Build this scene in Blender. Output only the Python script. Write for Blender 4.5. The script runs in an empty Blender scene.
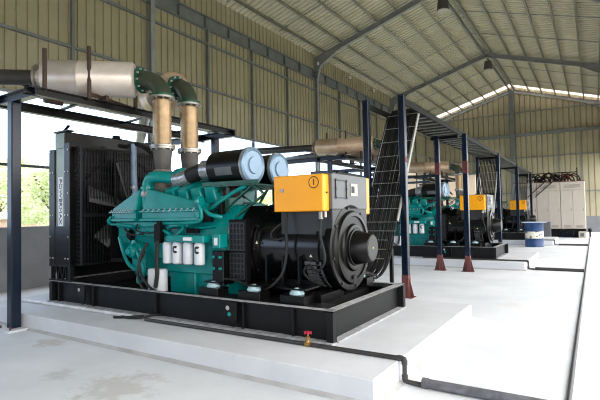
import bpy, bmesh, math, random
from mathutils import Vector, Matrix
random.seed(7)
C = bpy.context.scene.collection
PI = math.pi
V = Vector

# ------------------------------------------------------------------ materials
def lin(c):
    c /= 255.0
    return c / 12.92 if c <= .04045 else ((c + .055) / 1.055) ** 2.4
def rgb(r, g, b): return (lin(r), lin(g), lin(b), 1.0)

def mat(name, col, rough=.5, metal=0., var=.12, scale=6., bump=0., bscale=40., col2=None, spec=.5, thr=(.35, .7), detail=4.):
    m = bpy.data.materials.new(name); m.use_nodes = True
    nt = m.node_tree; n = nt.nodes; L = nt.links
    bs = n['Principled BSDF']
    bs.inputs['Roughness'].default_value = rough
    bs.inputs['Metallic'].default_value = metal
    bs.inputs['Specular IOR Level'].default_value = spec
    tc = n.new('ShaderNodeTexCoord')
    no = n.new('ShaderNodeTexNoise'); no.inputs['Scale'].default_value = scale; no.inputs['Detail'].default_value = detail
    L.new(tc.outputs['Object'], no.inputs['Vector'])
    rp = n.new('ShaderNodeValToRGB')
    a = rgb(*col)
    b = rgb(*col2) if col2 else tuple(min(1, x * (1 - var * 2)) for x in a[:3]) + (1,)
    rp.color_ramp.elements[0].position = thr[0]; rp.color_ramp.elements[0].color = b
    rp.color_ramp.elements[1].position = thr[1]; rp.color_ramp.elements[1].color = a
    L.new(no.outputs['Fac'], rp.inputs['Fac']); L.new(rp.outputs['Color'], bs.inputs['Base Color'])
    if bump:
        n2 = n.new('ShaderNodeTexNoise'); n2.inputs['Scale'].default_value = bscale; n2.inputs['Detail'].default_value = 5
        L.new(tc.outputs['Object'], n2.inputs['Vector'])
        bp = n.new('ShaderNodeBump'); bp.inputs['Strength'].default_value = bump; bp.inputs['Distance'].default_value = .02
        L.new(n2.outputs['Fac'], bp.inputs['Height']); L.new(bp.outputs['Normal'], bs.inputs['Normal'])
    return m

M = {}
M['clad'] = mat('painted_wall_sheet', (176, 167, 140), .55, .0, .07, 1.2)
M['roofs'] = mat('roof_sheet', (212, 206, 182), .5, .0, .06, .8)
M['steel'] = mat('grey_painted_steel', (134, 138, 140), .5, .2, .1, 3)
M['dsteel'] = mat('dark_grey_steel', (158, 161, 160), .5, .0, .12, 3)
M['purlin'] = mat('galvanised_purlin', (150, 148, 138), .42, .5, .1, 3)
M['skyl'] = None
M['blockw'] = mat('rendered_block_wall', (136, 137, 141), .9, 0, .12, 1.6, .3, 14)
M['plinth'] = mat('plinth_concrete', (205, 208, 214), .8, 0, .05, 2.2, .15, 60)
M['blue'] = mat('navy_paint', (11, 27, 48), .26, .1, .15, 8)
M['blackp'] = mat('black_paint', (8, 8, 9), .3, 0, .15, 8, spec=.32)
M['blackm'] = mat('matt_black', (7, 7, 8), .6, 0, .15, 8, spec=.2)
M['gloss'] = mat('gloss_black_enamel', (13, 13, 15), .2, 0, .1, 8)
M['pale'] = mat('pale_sticker', (226, 222, 190), .5, 0, .05, 6)
M['skid'] = mat('charcoal_skid_paint', (17, 18, 20), .45, .0, .12, 5, .05, spec=.3)
M['dust'] = mat('dusty_flange', (176, 177, 180), .7, 0, .2, 9)
M['teal'] = mat('teal_engine_paint', (3, 142, 140), .26, 0, .1, 7)
M['teald'] = mat('deep_green_paint', (20, 84, 66), .4, 0, .18, 9)
M['orange'] = mat('orange_paint', (250, 168, 12), .35, 0, .03, 3)
M['grey'] = mat('grey_panel_paint', (96, 98, 102), .42, .1, .06, 5)
M['char'] = mat('charcoal_box_paint', (46, 48, 51), .42, 0, .08, 6)
M['white'] = mat('white_paint', (232, 233, 236), .35, 0, .05, 5)
M['mark'] = mat('black_marking', (14, 14, 15), .5, 0, .05, 5)
M['padw'] = mat('pale_mount_pad', (168, 198, 208), .4, 0, .1, 10)
M['capb'] = mat('pale_blue_cap', (124, 150, 174), .3, .2, .06, 5)
M['silver'] = mat('foil_sleeve', (196, 196, 198), .3, .7, .25, 40)
M['muff'] = mat('aluminised_muffler', (226, 216, 212), .36, .35, .07, 5, col2=(214, 200, 192))
M['tan'] = mat('tan_muffler', (198, 178, 160), .42, .35, .08, 5, col2=(188, 156, 126))
M['bell'] = mat('heat_tinted_steel', (184, 154, 116), .34, .5, .12, 10, col2=(158, 132, 104))
M['stain'] = mat('flange_steel', (176, 172, 166), .35, .7, .1, 10)
M['elbow'] = mat('dark_green_elbow', (42, 64, 48), .38, 0, .25, 4, col2=(64, 66, 54))
M['rust'] = mat('primer_brown', (104, 58, 56), .6, 0, .15, 8)
M['redp'] = mat('red_primer_patch', (98, 42, 44), .6, 0, .15, 8)
M['bracket'] = mat('brown_angle_iron', (74, 56, 48), .55, .2, .15, 8)
M['pipeg'] = mat('galvanised_pipe', (222, 222, 224), .45, .1, .12, 10)
M['pipeb'] = mat('dark_pipe', (62, 60, 60), .45, .1, .15, 10)
M['sleeve'] = mat('grey_sleeve_pipe', (112, 113, 120), .45, .0, .25, 14)
M['brass'] = mat('brass', (178, 140, 80), .35, .8, .1, 10)
M['redh'] = mat('red_handle', (178, 40, 66), .4, 0, .1, 10)
M['radp'] = mat('radiator_side_panel', (134, 138, 122), .3, .3, .15, 2)
M['blade'] = mat('fan_blade_grey', (96, 98, 100), .45, .2, .1, 5)
M['mesh'] = mat('guard_wire', (22, 23, 25), .5, .0, .1, 5, spec=.3)
M['core'] = mat('radiator_core', (9, 9, 10), .7, 0, .2, 20, spec=.2)
M['cab'] = mat('beige_cabinet', (190, 181, 171), .45, 0, .03, 3)
M['seam'] = mat('cabinet_gap', (120, 110, 102), .6, 0, .05, 3)
M['drumb'] = mat('blue_drum_paint', (10, 44, 98), .4, 0, .2, 5, col2=(30, 66, 110))
M['drumc'] = mat('cream_band_worn', (222, 216, 200), .6, 0, .2, 7, col2=(110, 104, 96), thr=(.40, .46))
M['sheet'] = mat('pale_plastic_sheet', (200, 216, 232), .3, 0, .06, 8)
M['cable'] = mat('cable_sheath', (12, 12, 13), .55, 0, .15, 12, spec=.25)
M['cabler'] = mat('red_cable_sheath', (128, 42, 40), .45, 0, .15, 12)
M['rung'] = mat('galvanised_rung', (156, 156, 152), .45, .4, .1, 10)
M['lamp'] = mat('lamp_housing', (190, 184, 172), .4, .3, .1, 10)
M['lampd'] = mat('lamp_body', (96, 92, 90), .5, .2, .1, 10)
M['turbo'] = mat('turbo_blanket', (176, 160, 152), .7, .1, .3, 14, .4, 30)
M['leaf'] = mat('leaf', (238, 242, 212), .6, 0, .2, 3, col2=(206, 218, 168))
M['leaf2'] = mat('leaf_yellow', (240, 240, 160), .6, 0, .2, 3, col2=(206, 214, 124))
M['trunk'] = mat('bark', (120, 100, 82), .8, 0, .2, 8)
M['fence'] = mat('pink_garden_wall', (214, 180, 170), .8, 0, .1, 5)
M['house'] = mat('house_plaster', (160, 142, 124), .8, 0, .05, 4)
M['tile'] = mat('house_roof', (176, 160, 140), .7, 0, .1, 6)
M['yellow'] = mat('warning_yellow', (230, 200, 40), .5, 0, .05, 6)
M['bolt'] = mat('zinc_bolt', (200, 202, 205), .35, .5, .05, 20)
M['shadowgap'] = mat('vent_dark', (9, 9, 10), .7, 0, .1, 10)
M['hoseb'] = mat('blue_white_hose', (150, 170, 200), .4, 0, .1, 10)
M['rubber'] = mat('rubber', (20, 20, 21), .6, 0, .1, 10)
M['filt'] = mat('filter_white', (216, 220, 226), .32, 0, .04, 6)
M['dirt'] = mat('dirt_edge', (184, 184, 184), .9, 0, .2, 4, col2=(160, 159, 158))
M['stainb'] = mat('rust_stain', (176, 150, 116), .85, 0, .1, 9)
M['grass'] = mat('outside_ground', (176, 182, 150), .9, 0, .2, .6, col2=(190, 186, 168))

# floor: pale concrete with stains of their own shape
def floor_mat():
    m = bpy.data.materials.new('pale_concrete_floor'); m.use_nodes = True
    nt = m.node_tree; n = nt.nodes; L = nt.links; bs = n['Principled BSDF']
    bs.inputs['Roughness'].default_value = .72
    tc = n.new('ShaderNodeTexCoord')
    def noise(sc, det, rough=.6):
        x = n.new('ShaderNodeTexNoise'); x.inputs['Scale'].default_value = sc; x.inputs['Detail'].default_value = det; x.inputs['Roughness'].default_value = rough
        L.new(tc.outputs['Object'], x.inputs['Vector']); return x
    def ramp(src, p0, c0, p1, c1):
        r = n.new('ShaderNodeValToRGB'); e = r.color_ramp.elements
        e[0].position = p0; e[0].color = c0; e[1].position = p1; e[1].color = c1
        L.new(src, r.inputs['Fac']); return r
    a = noise(.8, 8)
    r1 = ramp(a.outputs['Fac'], .3, rgb(198, 202, 208), .68, rgb(218, 221, 225))
    b = noise(2.6, 7, .7)
    r2 = ramp(b.outputs['Fac'], .64, (0, 0, 0, 1), .74, (1, 1, 1, 1))
    mx = n.new('ShaderNodeMix'); mx.data_type = 'RGBA'
    ml = n.new('ShaderNodeMath'); ml.operation = 'MULTIPLY'; ml.inputs[1].default_value = .45
    L.new(r2.outputs['Color'], ml.inputs[0])
    L.new(ml.outputs[0], mx.inputs['Factor']); L.new(r1.outputs['Color'], mx.inputs[6]); mx.inputs[7].default_value = rgb(186, 180, 172)
    last = mx.outputs[2]
    for (cx, cy, rad, col) in ((-6.0, 3.38, .42, (150, 122, 86)), (-3.85, 2.80, .75, (150, 142, 128)), (-4.7, 2.74, .35, (160, 158, 156)), (-1.2, 8.6, .5, (196, 190, 178))):
        dv = n.new('ShaderNodeVectorMath'); dv.operation = 'DISTANCE'; dv.inputs[1].default_value = (cx, cy, 0)
        L.new(tc.outputs['Object'], dv.inputs[0])
        nz = noise(5.5, 6, .7)
        dd = n.new('ShaderNodeMath'); dd.operation = 'MULTIPLY_ADD'; dd.inputs[1].default_value = -.5 / rad; dd.inputs[2].default_value = .36
        L.new(dv.outputs['Value'], dd.inputs[0])
        ad = n.new('ShaderNodeMath'); ad.operation = 'ADD'; L.new(dd.outputs[0], ad.inputs[0]); L.new(nz.outputs['Fac'], ad.inputs[1])
        rr = ramp(ad.outputs[0], .58, (0, 0, 0, 1), .74, (.36, .36, .36, 1))
        m2 = n.new('ShaderNodeMix'); m2.data_type = 'RGBA'
        L.new(rr.outputs['Color'], m2.inputs['Factor']); L.new(last, m2.inputs[6]); m2.inputs[7].default_value = rgb(*col); last = m2.outputs[2]
    L.new(last, bs.inputs['Base Color'])
    c = noise(30, 6)
    bp = n.new('ShaderNodeBump'); bp.inputs['Strength'].default_value = .12; bp.inputs['Distance'].default_value = .02
    L.new(c.outputs['Fac'], bp.inputs['Height']); L.new(bp.outputs['Normal'], bs.inputs['Normal'])
    return m
M['floor'] = floor_mat()
def skylight_mat():
    m = bpy.data.materials.new('translucent_rooflight'); m.use_nodes = True
    nt = m.node_tree; n = nt.nodes; L = nt.links
    n.remove(n['Principled BSDF'])
    tr = n.new('ShaderNodeBsdfTranslucent'); no = n.new('ShaderNodeTexNoise'); no.inputs['Scale'].default_value = 2
    rp = n.new('ShaderNodeValToRGB'); rp.color_ramp.elements[0].color = rgb(235, 222, 210); rp.color_ramp.elements[1].color = rgb(250, 246, 240)
    L.new(no.outputs['Fac'], rp.inputs['Fac']); L.new(rp.outputs['Color'], tr.inputs['Color']); L.new(tr.outputs[0], n['Material Output'].inputs['Surface'])
    return m
M['skyl'] = skylight_mat()
def leaf_fix(m, k=.35):
    nt = m.node_tree; n = nt.nodes; L = nt.links
    bs = n['Principled BSDF']; src = bs.inputs['Base Color'].links[0].from_socket
    tr = n.new('ShaderNodeBsdfTranslucent'); L.new(src, tr.inputs['Color'])
    mx = n.new('ShaderNodeMixShader'); mx.inputs[0].default_value = k
    L.new(bs.outputs[0], mx.inputs[1]); L.new(tr.outputs[0], mx.inputs[2]); L.new(mx.outputs[0], n['Material Output'].inputs['Surface'])
leaf_fix(M['leaf']); leaf_fix(M['leaf2'])

# ------------------------------------------------------------------ mesh builder (world coordinates in, local out)
class MB:
    def __init__(s): s.bm = bmesh.new()
    def quadbox(s, p):          # 8 points: bottom 4 ccw, top 4
        v = [s.bm.verts.new(q) for q in p]
        for f in ((3, 2, 1, 0), (4, 5, 6, 7), (0, 1, 5, 4), (1, 2, 6, 5), (2, 3, 7, 6), (3, 0, 4, 7)):
            s.bm.faces.new([v[i] for i in f])
        return s
    def box(s, x0, x1, y0, y1, z0, z1):
        if x0 > x1: x0, x1 = x1, x0
        if y0 > y1: y0, y1 = y1, y0
        if z0 > z1: z0, z1 = z1, z0
        return s.quadbox([(x0, y0, z0), (x1, y0, z0), (x1, y1, z0), (x0, y1, z0), (x0, y0, z1), (x1, y0, z1), (x1, y1, z1), (x0, y1, z1)])
    def bar(s, a, b, w, h, up=(0, 0, 1)):   # rectangular bar from a to b
        a = V(a); b = V(b); d = (b - a).normalized(); up = V(up)
        if abs(d.dot(up)) > .98: up = V((0, 1, 0))
        r = d.cross(up).normalized(); u = r.cross(d).normalized()
        r *= w / 2; u *= h / 2
        return s.quadbox([a - r - u, a + r - u, b + r - u, b - r - u, a - r + u, a + r + u, b + r + u, b - r + u])
    def prism(s, poly, vec):    # polygon (3d points) extruded along vec
        vec = V(vec); a = [s.bm.verts.new(p) for p in poly]; b = [s.bm.verts.new(V(p) + vec) for p in poly]
        n = len(poly)
        s.bm.faces.new(a[::-1]); s.bm.faces.new(b)
        for i in range(n): s.bm.faces.new((a[i], a[(i + 1) % n], b[(i + 1) % n], b[i]))
        return s
    def lathe(s, p, d, prof, seg=24, caps=True):  # prof [(t, r)] along d from p
        p = V(p); d = V(d).normalized(); up = V((0, 0, 1)) if abs(d.z) < .9 else V((1, 0, 0))
        e1 = d.cross(up).normalized(); e2 = d.cross(e1).normalized()
        rings = []
        for t, r in prof:
            rings.append([s.bm.verts.new(p + d * t + (e1 * math.cos(2 * PI * k / seg) + e2 * math.sin(2 * PI * k / seg)) * max(r, 1e-4)) for k in range(seg)])
        for i in range(len(rings) - 1):
            for k in range(seg): s.bm.faces.new((rings[i][k], rings[i][(k + 1) % seg], rings[i + 1][(k + 1) % seg], rings[i + 1][k]))
        if caps:
            s.bm.faces.new(rings[0][::-1]); s.bm.faces.new(rings[-1])
        return s
    def cyl(s, a, b, r, seg=16, r2=None):
        a = V(a); b = V(b)
        return s.lathe(a, b - a, [(0, r), ((b - a).length, r if r2 is None else r2)], seg)
    def tube(s, pts, r, seg=8, smooth=4, rf=None):
        pts = [V(p) for p in pts]
        if smooth and len(pts) > 2:
            out = []
            for i in range(len(pts) - 1):
                p0 = pts[max(i - 1, 0)]; p1 = pts[i]; p2 = pts[i + 1]; p3 = pts[min(i + 2, len(pts) - 1)]
                for k in range(smooth):
                    t = k / smooth
                    out.append(.5 * (2 * p1 + (p2 - p0) * t + (2 * p0 - 5 * p1 + 4 * p2 - p3) * t * t + (3 * p1 - p0 - 3 * p2 + p3) * t ** 3))
            pts = out + [pts[-1]]
        n = len(pts); rings = []; prev = None
        for i, p in enumerate(pts):
            d = (pts[min(i + 1, n - 1)] - pts[max(i - 1, 0)]).normalized()
            if prev is None:
                up = V((0, 0, 1)) if abs(d.z) < .9 else V((1, 0, 0)); e1 = d.cross(up).normalized()
            else:
                e1 = (prev - d * prev.dot(d)).normalized()
            prev = e1; e2 = d.cross(e1)
            rr = r if rf is None else rf(i / (n - 1))
            rings.append([s.bm.verts.new(p + (e1 * math.cos(2 * PI * k / seg) + e2 * math.sin(2 * PI * k / seg)) * rr) for k in range(seg)])
        for i in range(n - 1):
            for k in range(seg): s.bm.faces.new((rings[i][k], rings[i][(k + 1) % seg], rings[i + 1][(k + 1) % seg], rings[i + 1][k]))
        s.bm.faces.new(rings[0][::-1]); s.bm.faces.new(rings[-1])
        return s
    def build(s, name, m, parent=None, bev=0., smooth=True, loc=None, sharp=35):
        bm = s.bm
        bmesh.ops.recalc_face_normals(bm, faces=bm.faces)
        if bev:
            ed = [e for e in bm.edges if len(e.link_faces) == 2 and e.calc_face_angle(0) > math.radians(40)]
            bmesh.ops.bevel(bm, geom=ed, offset=bev, segments=1, affect='EDGES', clamp_overlap=True)
        o0 = V((0, 0, 0)); q = parent
        if parent is not None:
            while q is not None: o0 = o0 + q.location; q = q.parent
        if loc is not None: o0 = V(loc)
        for v in bm.verts: v.co -= o0
        if smooth:
            for e in bm.edges:
                if len(e.link_faces) == 2 and e.calc_face_angle(0) > math.radians(sharp): e.smooth = False
            for f in bm.faces: f.smooth = True
        me = bpy.data.meshes.new(name); bm.to_mesh(me); bm.free()
        me.materials.append(m if not isinstance(m, str) else M[m])
        o = bpy.data.objects.new(name, me); C.objects.link(o)
        if parent is not None: o.parent = parent
        elif loc is not None: o.location = loc
        return o

def thing(name, label, cat, loc, group=None):
    o = bpy.data.objects.new(name, None); o.empty_display_size = .1; C.objects.link(o)
    o.location = loc; o['label'] = label; o['category'] = cat
    if group: o['group'] = group
    return o
def tag(o, label, cat, group=None):
    o['label'] = label; o['category'] = cat
    if group: o['group'] = group
    return o
def struct(o):
    o['kind'] = 'structure'; return o
def copy_tree(o, off, label=None, group=None, parent=None):
    c = o.copy(); C.objects.link(c)
    if parent is None: c.location = o.location + V(off)
    else: c.parent = parent
    if label: c['label'] = label
    if group: c['group'] = group
    for ch in list(o.children): copy_tree(ch, off, None, None, c)
    return c
def text_mesh(txt, size, m, name, parent, mw, depth=.002):
    cu = bpy.data.curves.new('marking_curve', 'FONT'); cu.body = txt; cu.size = size; cu.extrude = depth; cu.align_x = 'CENTER'; cu.align_y = 'CENTER'
    ob = bpy.data.objects.new('marking_tmp', cu); C.objects.link(ob)
    bpy.context.view_layer.update()
    dg = bpy.context.evaluated_depsgraph_get()
    me = bpy.data.meshes.new_from_object(ob.evaluated_get(dg))
    bpy.data.objects.remove(ob)
    me.transform(mw)
    o0 = V((0, 0, 0)); q = parent
    while q is not None: o0 = o0 + q.location; q = q.parent
    me.transform(Matrix.Translation(-o0))
    me.materials.clear(); me.materials.append(M[m])
    o = bpy.data.objects.new(name, me); C.objects.link(o); o.parent = parent
    return o
def frame(right, up, pos):   # matrix whose x = right, y = up
    r = V(right).normalized(); u = V(up).normalized(); n = r.cross(u)
    m = Matrix((r, u, n)).transposed().to_4x4(); m.translation = V(pos); return m

# ------------------------------------------------------------------ the hall
XL, XR, RX = -11.1, 1.0, -5.05
YF, YB = -10.4, 38.5
RZ = 11.12; SL = .305
def roofz(x): return RZ - SL * abs(x - RX)
FR = [YF, -.6, 9.2, 18.97, 28.73, YB]
CLB = 4.47      # lower edge of the side cladding

b = MB(); b.box(XL - .2, XR + .2, YF - 6, YB + .3, -.3, 0); struct(b.build('floor', 'floor', smooth=False))
b = MB(); b.box(-90, 60, -60, 110, -.5, -.305); struct(b.build('outside_ground', 'grass', smooth=False))
# grassy strip along the hall
for n_, (x0, x1) in enumerate(((-90, XL - .2), (XR + .2, 60))):
    b = MB(); b.box(x0, x1, YF - 6, 100, -.3, -.02); struct(b.build('outside_ground', 'grass', smooth=False))

def ribbed(u0, u1, f0, f1, nrm, period=.25, depth=.045, th=.012):
    """sheet with narrow ribs: f0(u), f1(u) give its two edges, nrm the rib direction"""
    us = []
    u = u0; s = 1 if u1 > u0 else -1
    n = int(round(abs(u1 - u0) / period))
    p = (u1 - u0) / n
    for i in range(n):
        a = u0 + i * p
        us += [(a, 0), (a + p * .44, 0), (a + p * .47, 1), (a + p * .60, 1), (a + p * .63, 0)]
    us.append((u1, 0))
    mb = MB(); nrm = V(nrm)
    prev = None
    for u, k in us:
        A = V(f0(u)) + nrm * (k * depth); B = V(f1(u)) + nrm * (k * depth)
        c = [mb.bm.verts.new(A), mb.bm.verts.new(B), mb.bm.verts.new(A - nrm * th), mb.bm.verts.new(B - nrm * th)]
        if prev:
            mb.bm.faces.new((prev[0], c[0], c[1], prev[1])); mb.bm.faces.new((prev[2], prev[3], c[3], c[2]))
            mb.bm.faces.new((prev[0], prev[2], c[2], c[0])); mb.bm.faces.new((prev[1], c[1], c[3], prev[3]))
        else: mb.bm.faces.new((c[0], c[1], c[3], c[2]))
        prev = c
    mb.bm.faces.new((prev[0], prev[2], prev[3], prev[1]))
    return mb
# side walls: cladding with an open band below it, a low rendered wall on the left
struct(ribbed(YF, YB, lambda u: (XL, u, CLB), lambda u: (XL, u, roofz(XL) - .02), (1, 0, 0)).build('wall_left', 'clad', smooth=False))
struct(ribbed(YF, YB, lambda u: (XR, u, 5.2), lambda u: (XR, u, roofz(XR) - .02), (-1, 0, 0)).build('wall_right', 'clad', smooth=False))
b = MB(); b.box(XL - .16, XL, YF, YB, 0, 1.39); b.box(XL - .19, XL + .03, YF, YB, 1.385, 1.43)
struct(b.build('wall_left', 'blockw', bev=.006, smooth=False))
# back wall with an opening on its left
def gz0(u): return 4.55 if u < -7.35 else 1.12
b1 = ribbed(XL, -7.35, lambda u: (u, YB, 4.55), lambda u: (u, YB, roofz(u) - .03), (0, -1, 0), .36, -.07)
struct(b1.build('wall_back', 'clad', smooth=False))
xs1 = RX
struct(ribbed(-7.35, RX, lambda u: (u, YB, 1.12), lambda u: (u, YB, roofz(u) - .03), (0, -1, 0), .36, -.07).build('wall_back', 'clad', smooth=False))
struct(ribbed(RX, XR, lambda u: (u, YB, 1.12), lambda u: (u, YB, roofz(u) - .03), (0, -1, 0), .36, -.07).build('wall_back', 'clad', smooth=False))
for xa_, xb_ in ((XL, RX), (RX, XR)):
    struct(ribbed(xa_, xb_, lambda u: (u, YF, 1.12), lambda u: (u, YF, roofz(u) - .03), (0, 1, 0)).build('wall_front', 'clad', smooth=False))
b = MB(); b.box(XL, XR, YF - .18, YF, 0, 1.12)
struct(b.build('wall_front', 'blockw', smooth=False))
b = MB(); b.box(-7.35, XR, YB, YB + .18, 0, 1.12)
struct(b.build('wall_back', 'blockw', smooth=False))
# roof: ribbed sheets down each slope, a translucent strip in front of the gable
YS = 37.75
nL = V((SL, 0, -1)).normalized(); nR = V((-SL, 0, -1)).normalized()
for (xe, nr, nm) in ((XL - .3, nL, 'ceiling'), (XR + .3, nR, 'ceiling')):
    zz = roofz(xe)
    struct(ribbed(YF - .3, YS, lambda u: (RX, u, RZ), lambda u: (xe, u, zz), nr, .25, .04).build(nm, 'roofs', smooth=False))
    struct(ribbed(YS, YB + .2, lambda u: (RX, u, RZ), lambda u: (xe, u, zz), nr, .25, .03).build('rooflight', 'skyl', smooth=False))
# purlins
PL = [-10.6, -9.7, -8.8, -7.9, -7.0, -6.1, -5.3]
PR = [-4.8, -3.8, -2.95, -2.08, -1.2, -.33, .52]
for x in PL + PR:
    z = roofz(x); s = SL if x < RX else -SL
    b = MB()
    u = V((-s, 0, 1)).normalized()
    zc = V((x, 0, z)) - u * .125
    b.bar((zc.x, YF, zc.z), (zc.x, YB, zc.z), .022, .17, up=u)
    e = V((1, 0, s)).normalized()
    q = V((x, 0, z)) - u * .205 + e * .035
    b.bar((q.x, YF, q.z), (q.x, YB, q.z), .075, .014, up=u)
    struct(b.build('purlin', 'purlin', smooth=False))
# sag rods between purlins, along each slope
for i in range(1, 5):
    for k in (1, 2):
        y = FR[i] + (FR[i + 1] - FR[i]) * k / 3
        for xe in (XL + .25, XR - .25):
            b = MB(); b.cyl((RX, y, RZ - .1), (xe, y, roofz(xe) - .1), .02, 6)
            struct(b.build('sag_rod', 'dsteel'))
# frames
for y in FR:
    for sx, xe in ((-1, XL), (1, XR)):
        xi = xe - sx * .16
        b = MB()
        b.box(xe - sx * .22, xe - sx * .208, y - .075, y + .075, 0, roofz(xe) - 1.2); b.box(xe - sx * .02, xe - sx * .032, y - .075, y + .075, 0, roofz(xe) - .4)
        b.box(xe - sx * .03, xe - sx * .21, y - .008, y + .008, 0, roofz(xe) - 1.2)
        # haunch: tapered knee that widens into the rafter
        zt = roofz(xe) - .24
        hx = xe - sx * .22
        kx = xe - sx * 1.35
        poly = [(xe - sx * .02, y - .008, zt - 1.0), (hx, y - .008, zt - 1.0), (hx - sx * .16, y - .008, zt - .42), (kx, y - .008, roofz(kx) - .24 - .26), (kx, y - .008, roofz(kx) - .24), (xe - sx * .02, y - .008, zt + .0)]
        b.prism(poly, (0, .016, 0))
        fl = [(hx, zt - 1.0), (hx - sx * .16, zt - .42), (kx, roofz(kx) - .50)]
        for (p, q) in zip(fl, fl[1:]): b.bar((p[0], y, p[1]), (q[0], y, q[1]), .15, .014, up=(sx, 0, .3))
        struct(b.build('column', 'dsteel', smooth=False))
        # rafter
        b = MB(); z0 = roofz(xe) - .24
        s = SL if sx < 0 else -SL
        un = V((-s, 0, 1)).normalized()
        p0 = V((xe - sx * .02, y, z0)); p1 = V((RX, y, RZ - .24))
        for off, w, h in ((0, .16, .014), (-.24, .16, .014), (-.12, .012, .24)):
            pa = p0 + un * off; pb = p1 + un * off
            if off: pa = V((kx, y, roofz(kx) - .24)) + un * off if off == -.24 else pa
            b.bar(pa, pb, w, h, up=un)
        struct(b.build('rafter', 'dsteel', smooth=False))
# ridge members
for dx in (-.16, .16):
    b = MB(); b.bar((RX + dx, YF, RZ - .2), (RX + dx, YB, RZ - .2), .06, .16); struct(b.build('ridge_beam', 'steel', smooth=False))
# girts and posts of the left wall
for z in (5.94, 7.5, 2.83):
    b = MB(); b.bar((XL + .075, YF, z), (XL + .075, YB, z), .08, .07 if z > 3 else .06)
    struct(b.build('girt', 'steel' if z > 3 else 'blue', smooth=False))
b = MB(); b.bar((XL + .07, YF, CLB + .03), (XL + .07, YB, CLB + .03), .07, .06); struct(b.build('girt', 'steel', smooth=False))
for i in range(1, 5):
    for k in (1, 2, 3):
        y = FR[i] + (FR[i + 1] - FR[i]) * k / 4
        b = MB(); b.bar((XL + .09, y, 4.4), (XL + .09, y, 8.0), .07, .09, up=(1, 0, 0)); struct(b.build('wall_post', 'steel', smooth=False))
        if k == 2:
            b = MB(); b.bar((XL + .09, y, 1.42), (XL + .09, y, 4.4), .07, .09, up=(1, 0, 0)); struct(b.build('wall_post', 'blue', smooth=False))
# eave girder with stiffeners
b = MB(); b.box(XL + .04, XL + .055, YF, YB, 7.98, 8.42); b.box(XL + .04, XL + .17, YF, YB, 7.97, 7.99); b.box(XL + .04, XL + .17, YF, YB, 8.41, 8.43)
y = YF + .3
while y < YB:
    b.box(XL + .05, XL + .16, y, y + .012, 7.98, 8.42); y += 1.2
struct(b.build('eave_girder', 'steel', smooth=False))
for z in (6.2, 8.4):
    b = MB(); b.bar((XR - .075, YF, z), (XR - .075, YB, z), .08, .07); struct(b.build('girt', 'steel', smooth=False))
# gable members
b = MB(); b.box(XL, XR, YB - .24, YB - .06, 7.18, 7.38); b.box(XL, XR, YB - .27, YB - .05, 7.36, 7.39); struct(b.build('gable_beam', 'steel', smooth=False))
b = MB(); b.box(RX - .16, RX + .16, YB - .3, YB - .05, 0, RZ - .4); b.box(RX - .03, RX + .03, YB - .34, YB - .28, 0, RZ - .4); struct(b.build('gable_column', 'steel', smooth=False))
for z in (9.0, 5.55, 2.9):
    x1 = XR; x0 = XL + max(0, (z - roofz(XL) + .3) / SL)
    if z == 2.9: x0 = -7.3
    b = MB(); b.bar((x0, YB - .09, z), (x1, YB - .09, z), .08, .08); struct(b.build('girt', 'steel', smooth=False))
for x in (-8.0, -2.0, -.6):
    b = MB(); b.box(x - .035, x + .035, YB - .14, YB - .05, 4.5 if x < -7.35 else 1.12, 7.2); struct(b.build('wall_post', 'steel', smooth=False))
b = MB(); b.box(-7.42, -7.3, YB - .12, YB + .1, 0, 4.6); b.box(XL, -7.3, YB - .12, YB + .1, 4.5, 4.62); struct(b.build('door_frame', 'steel', smooth=False))

# concrete plinths
PIT = [0., 9.7, 19.6]
PY = [3.6, 13.55, 23.5]
PX0, PX1, PH = -8.6, -1.585, .215
for i in range(3):
    y0 = PY[i]
    b = MB(); b.box(PX0, PX1, y0, y0 + 3.62, 0, PH); struct(b.build('concrete_plinth', 'plinth', bev=.012, smooth=False))
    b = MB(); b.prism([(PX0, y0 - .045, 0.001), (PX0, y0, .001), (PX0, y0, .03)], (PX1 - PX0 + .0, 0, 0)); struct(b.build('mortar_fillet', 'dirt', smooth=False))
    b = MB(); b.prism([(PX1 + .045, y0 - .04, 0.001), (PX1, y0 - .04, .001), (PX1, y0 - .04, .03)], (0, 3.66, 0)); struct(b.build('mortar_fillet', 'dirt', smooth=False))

# ------------------------------------------------------------------ generator set
GX, GY = -5.035, 5.46
Z0, Z1 = .215, .56
gen = thing('generator_set', 'teal diesel generator set with orange terminal box marked 1 on the nearest plinth', 'generator', (GX, GY, Z0), 'generator sets in a row')
def cyl_decal(mb, cx, cy, r, az, cz, quads):
    """quads in (u, v) metres on a vertical cylinder, centred on azimuth az"""
    for q in quads:
        vs = []
        for (u, v) in q:
            a = az + u / r
            vs.append(mb.bm.verts.new((cx + r * math.cos(a), cy + r * math.sin(a), cz + v)))
        mb.bm.faces.new(vs)

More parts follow.
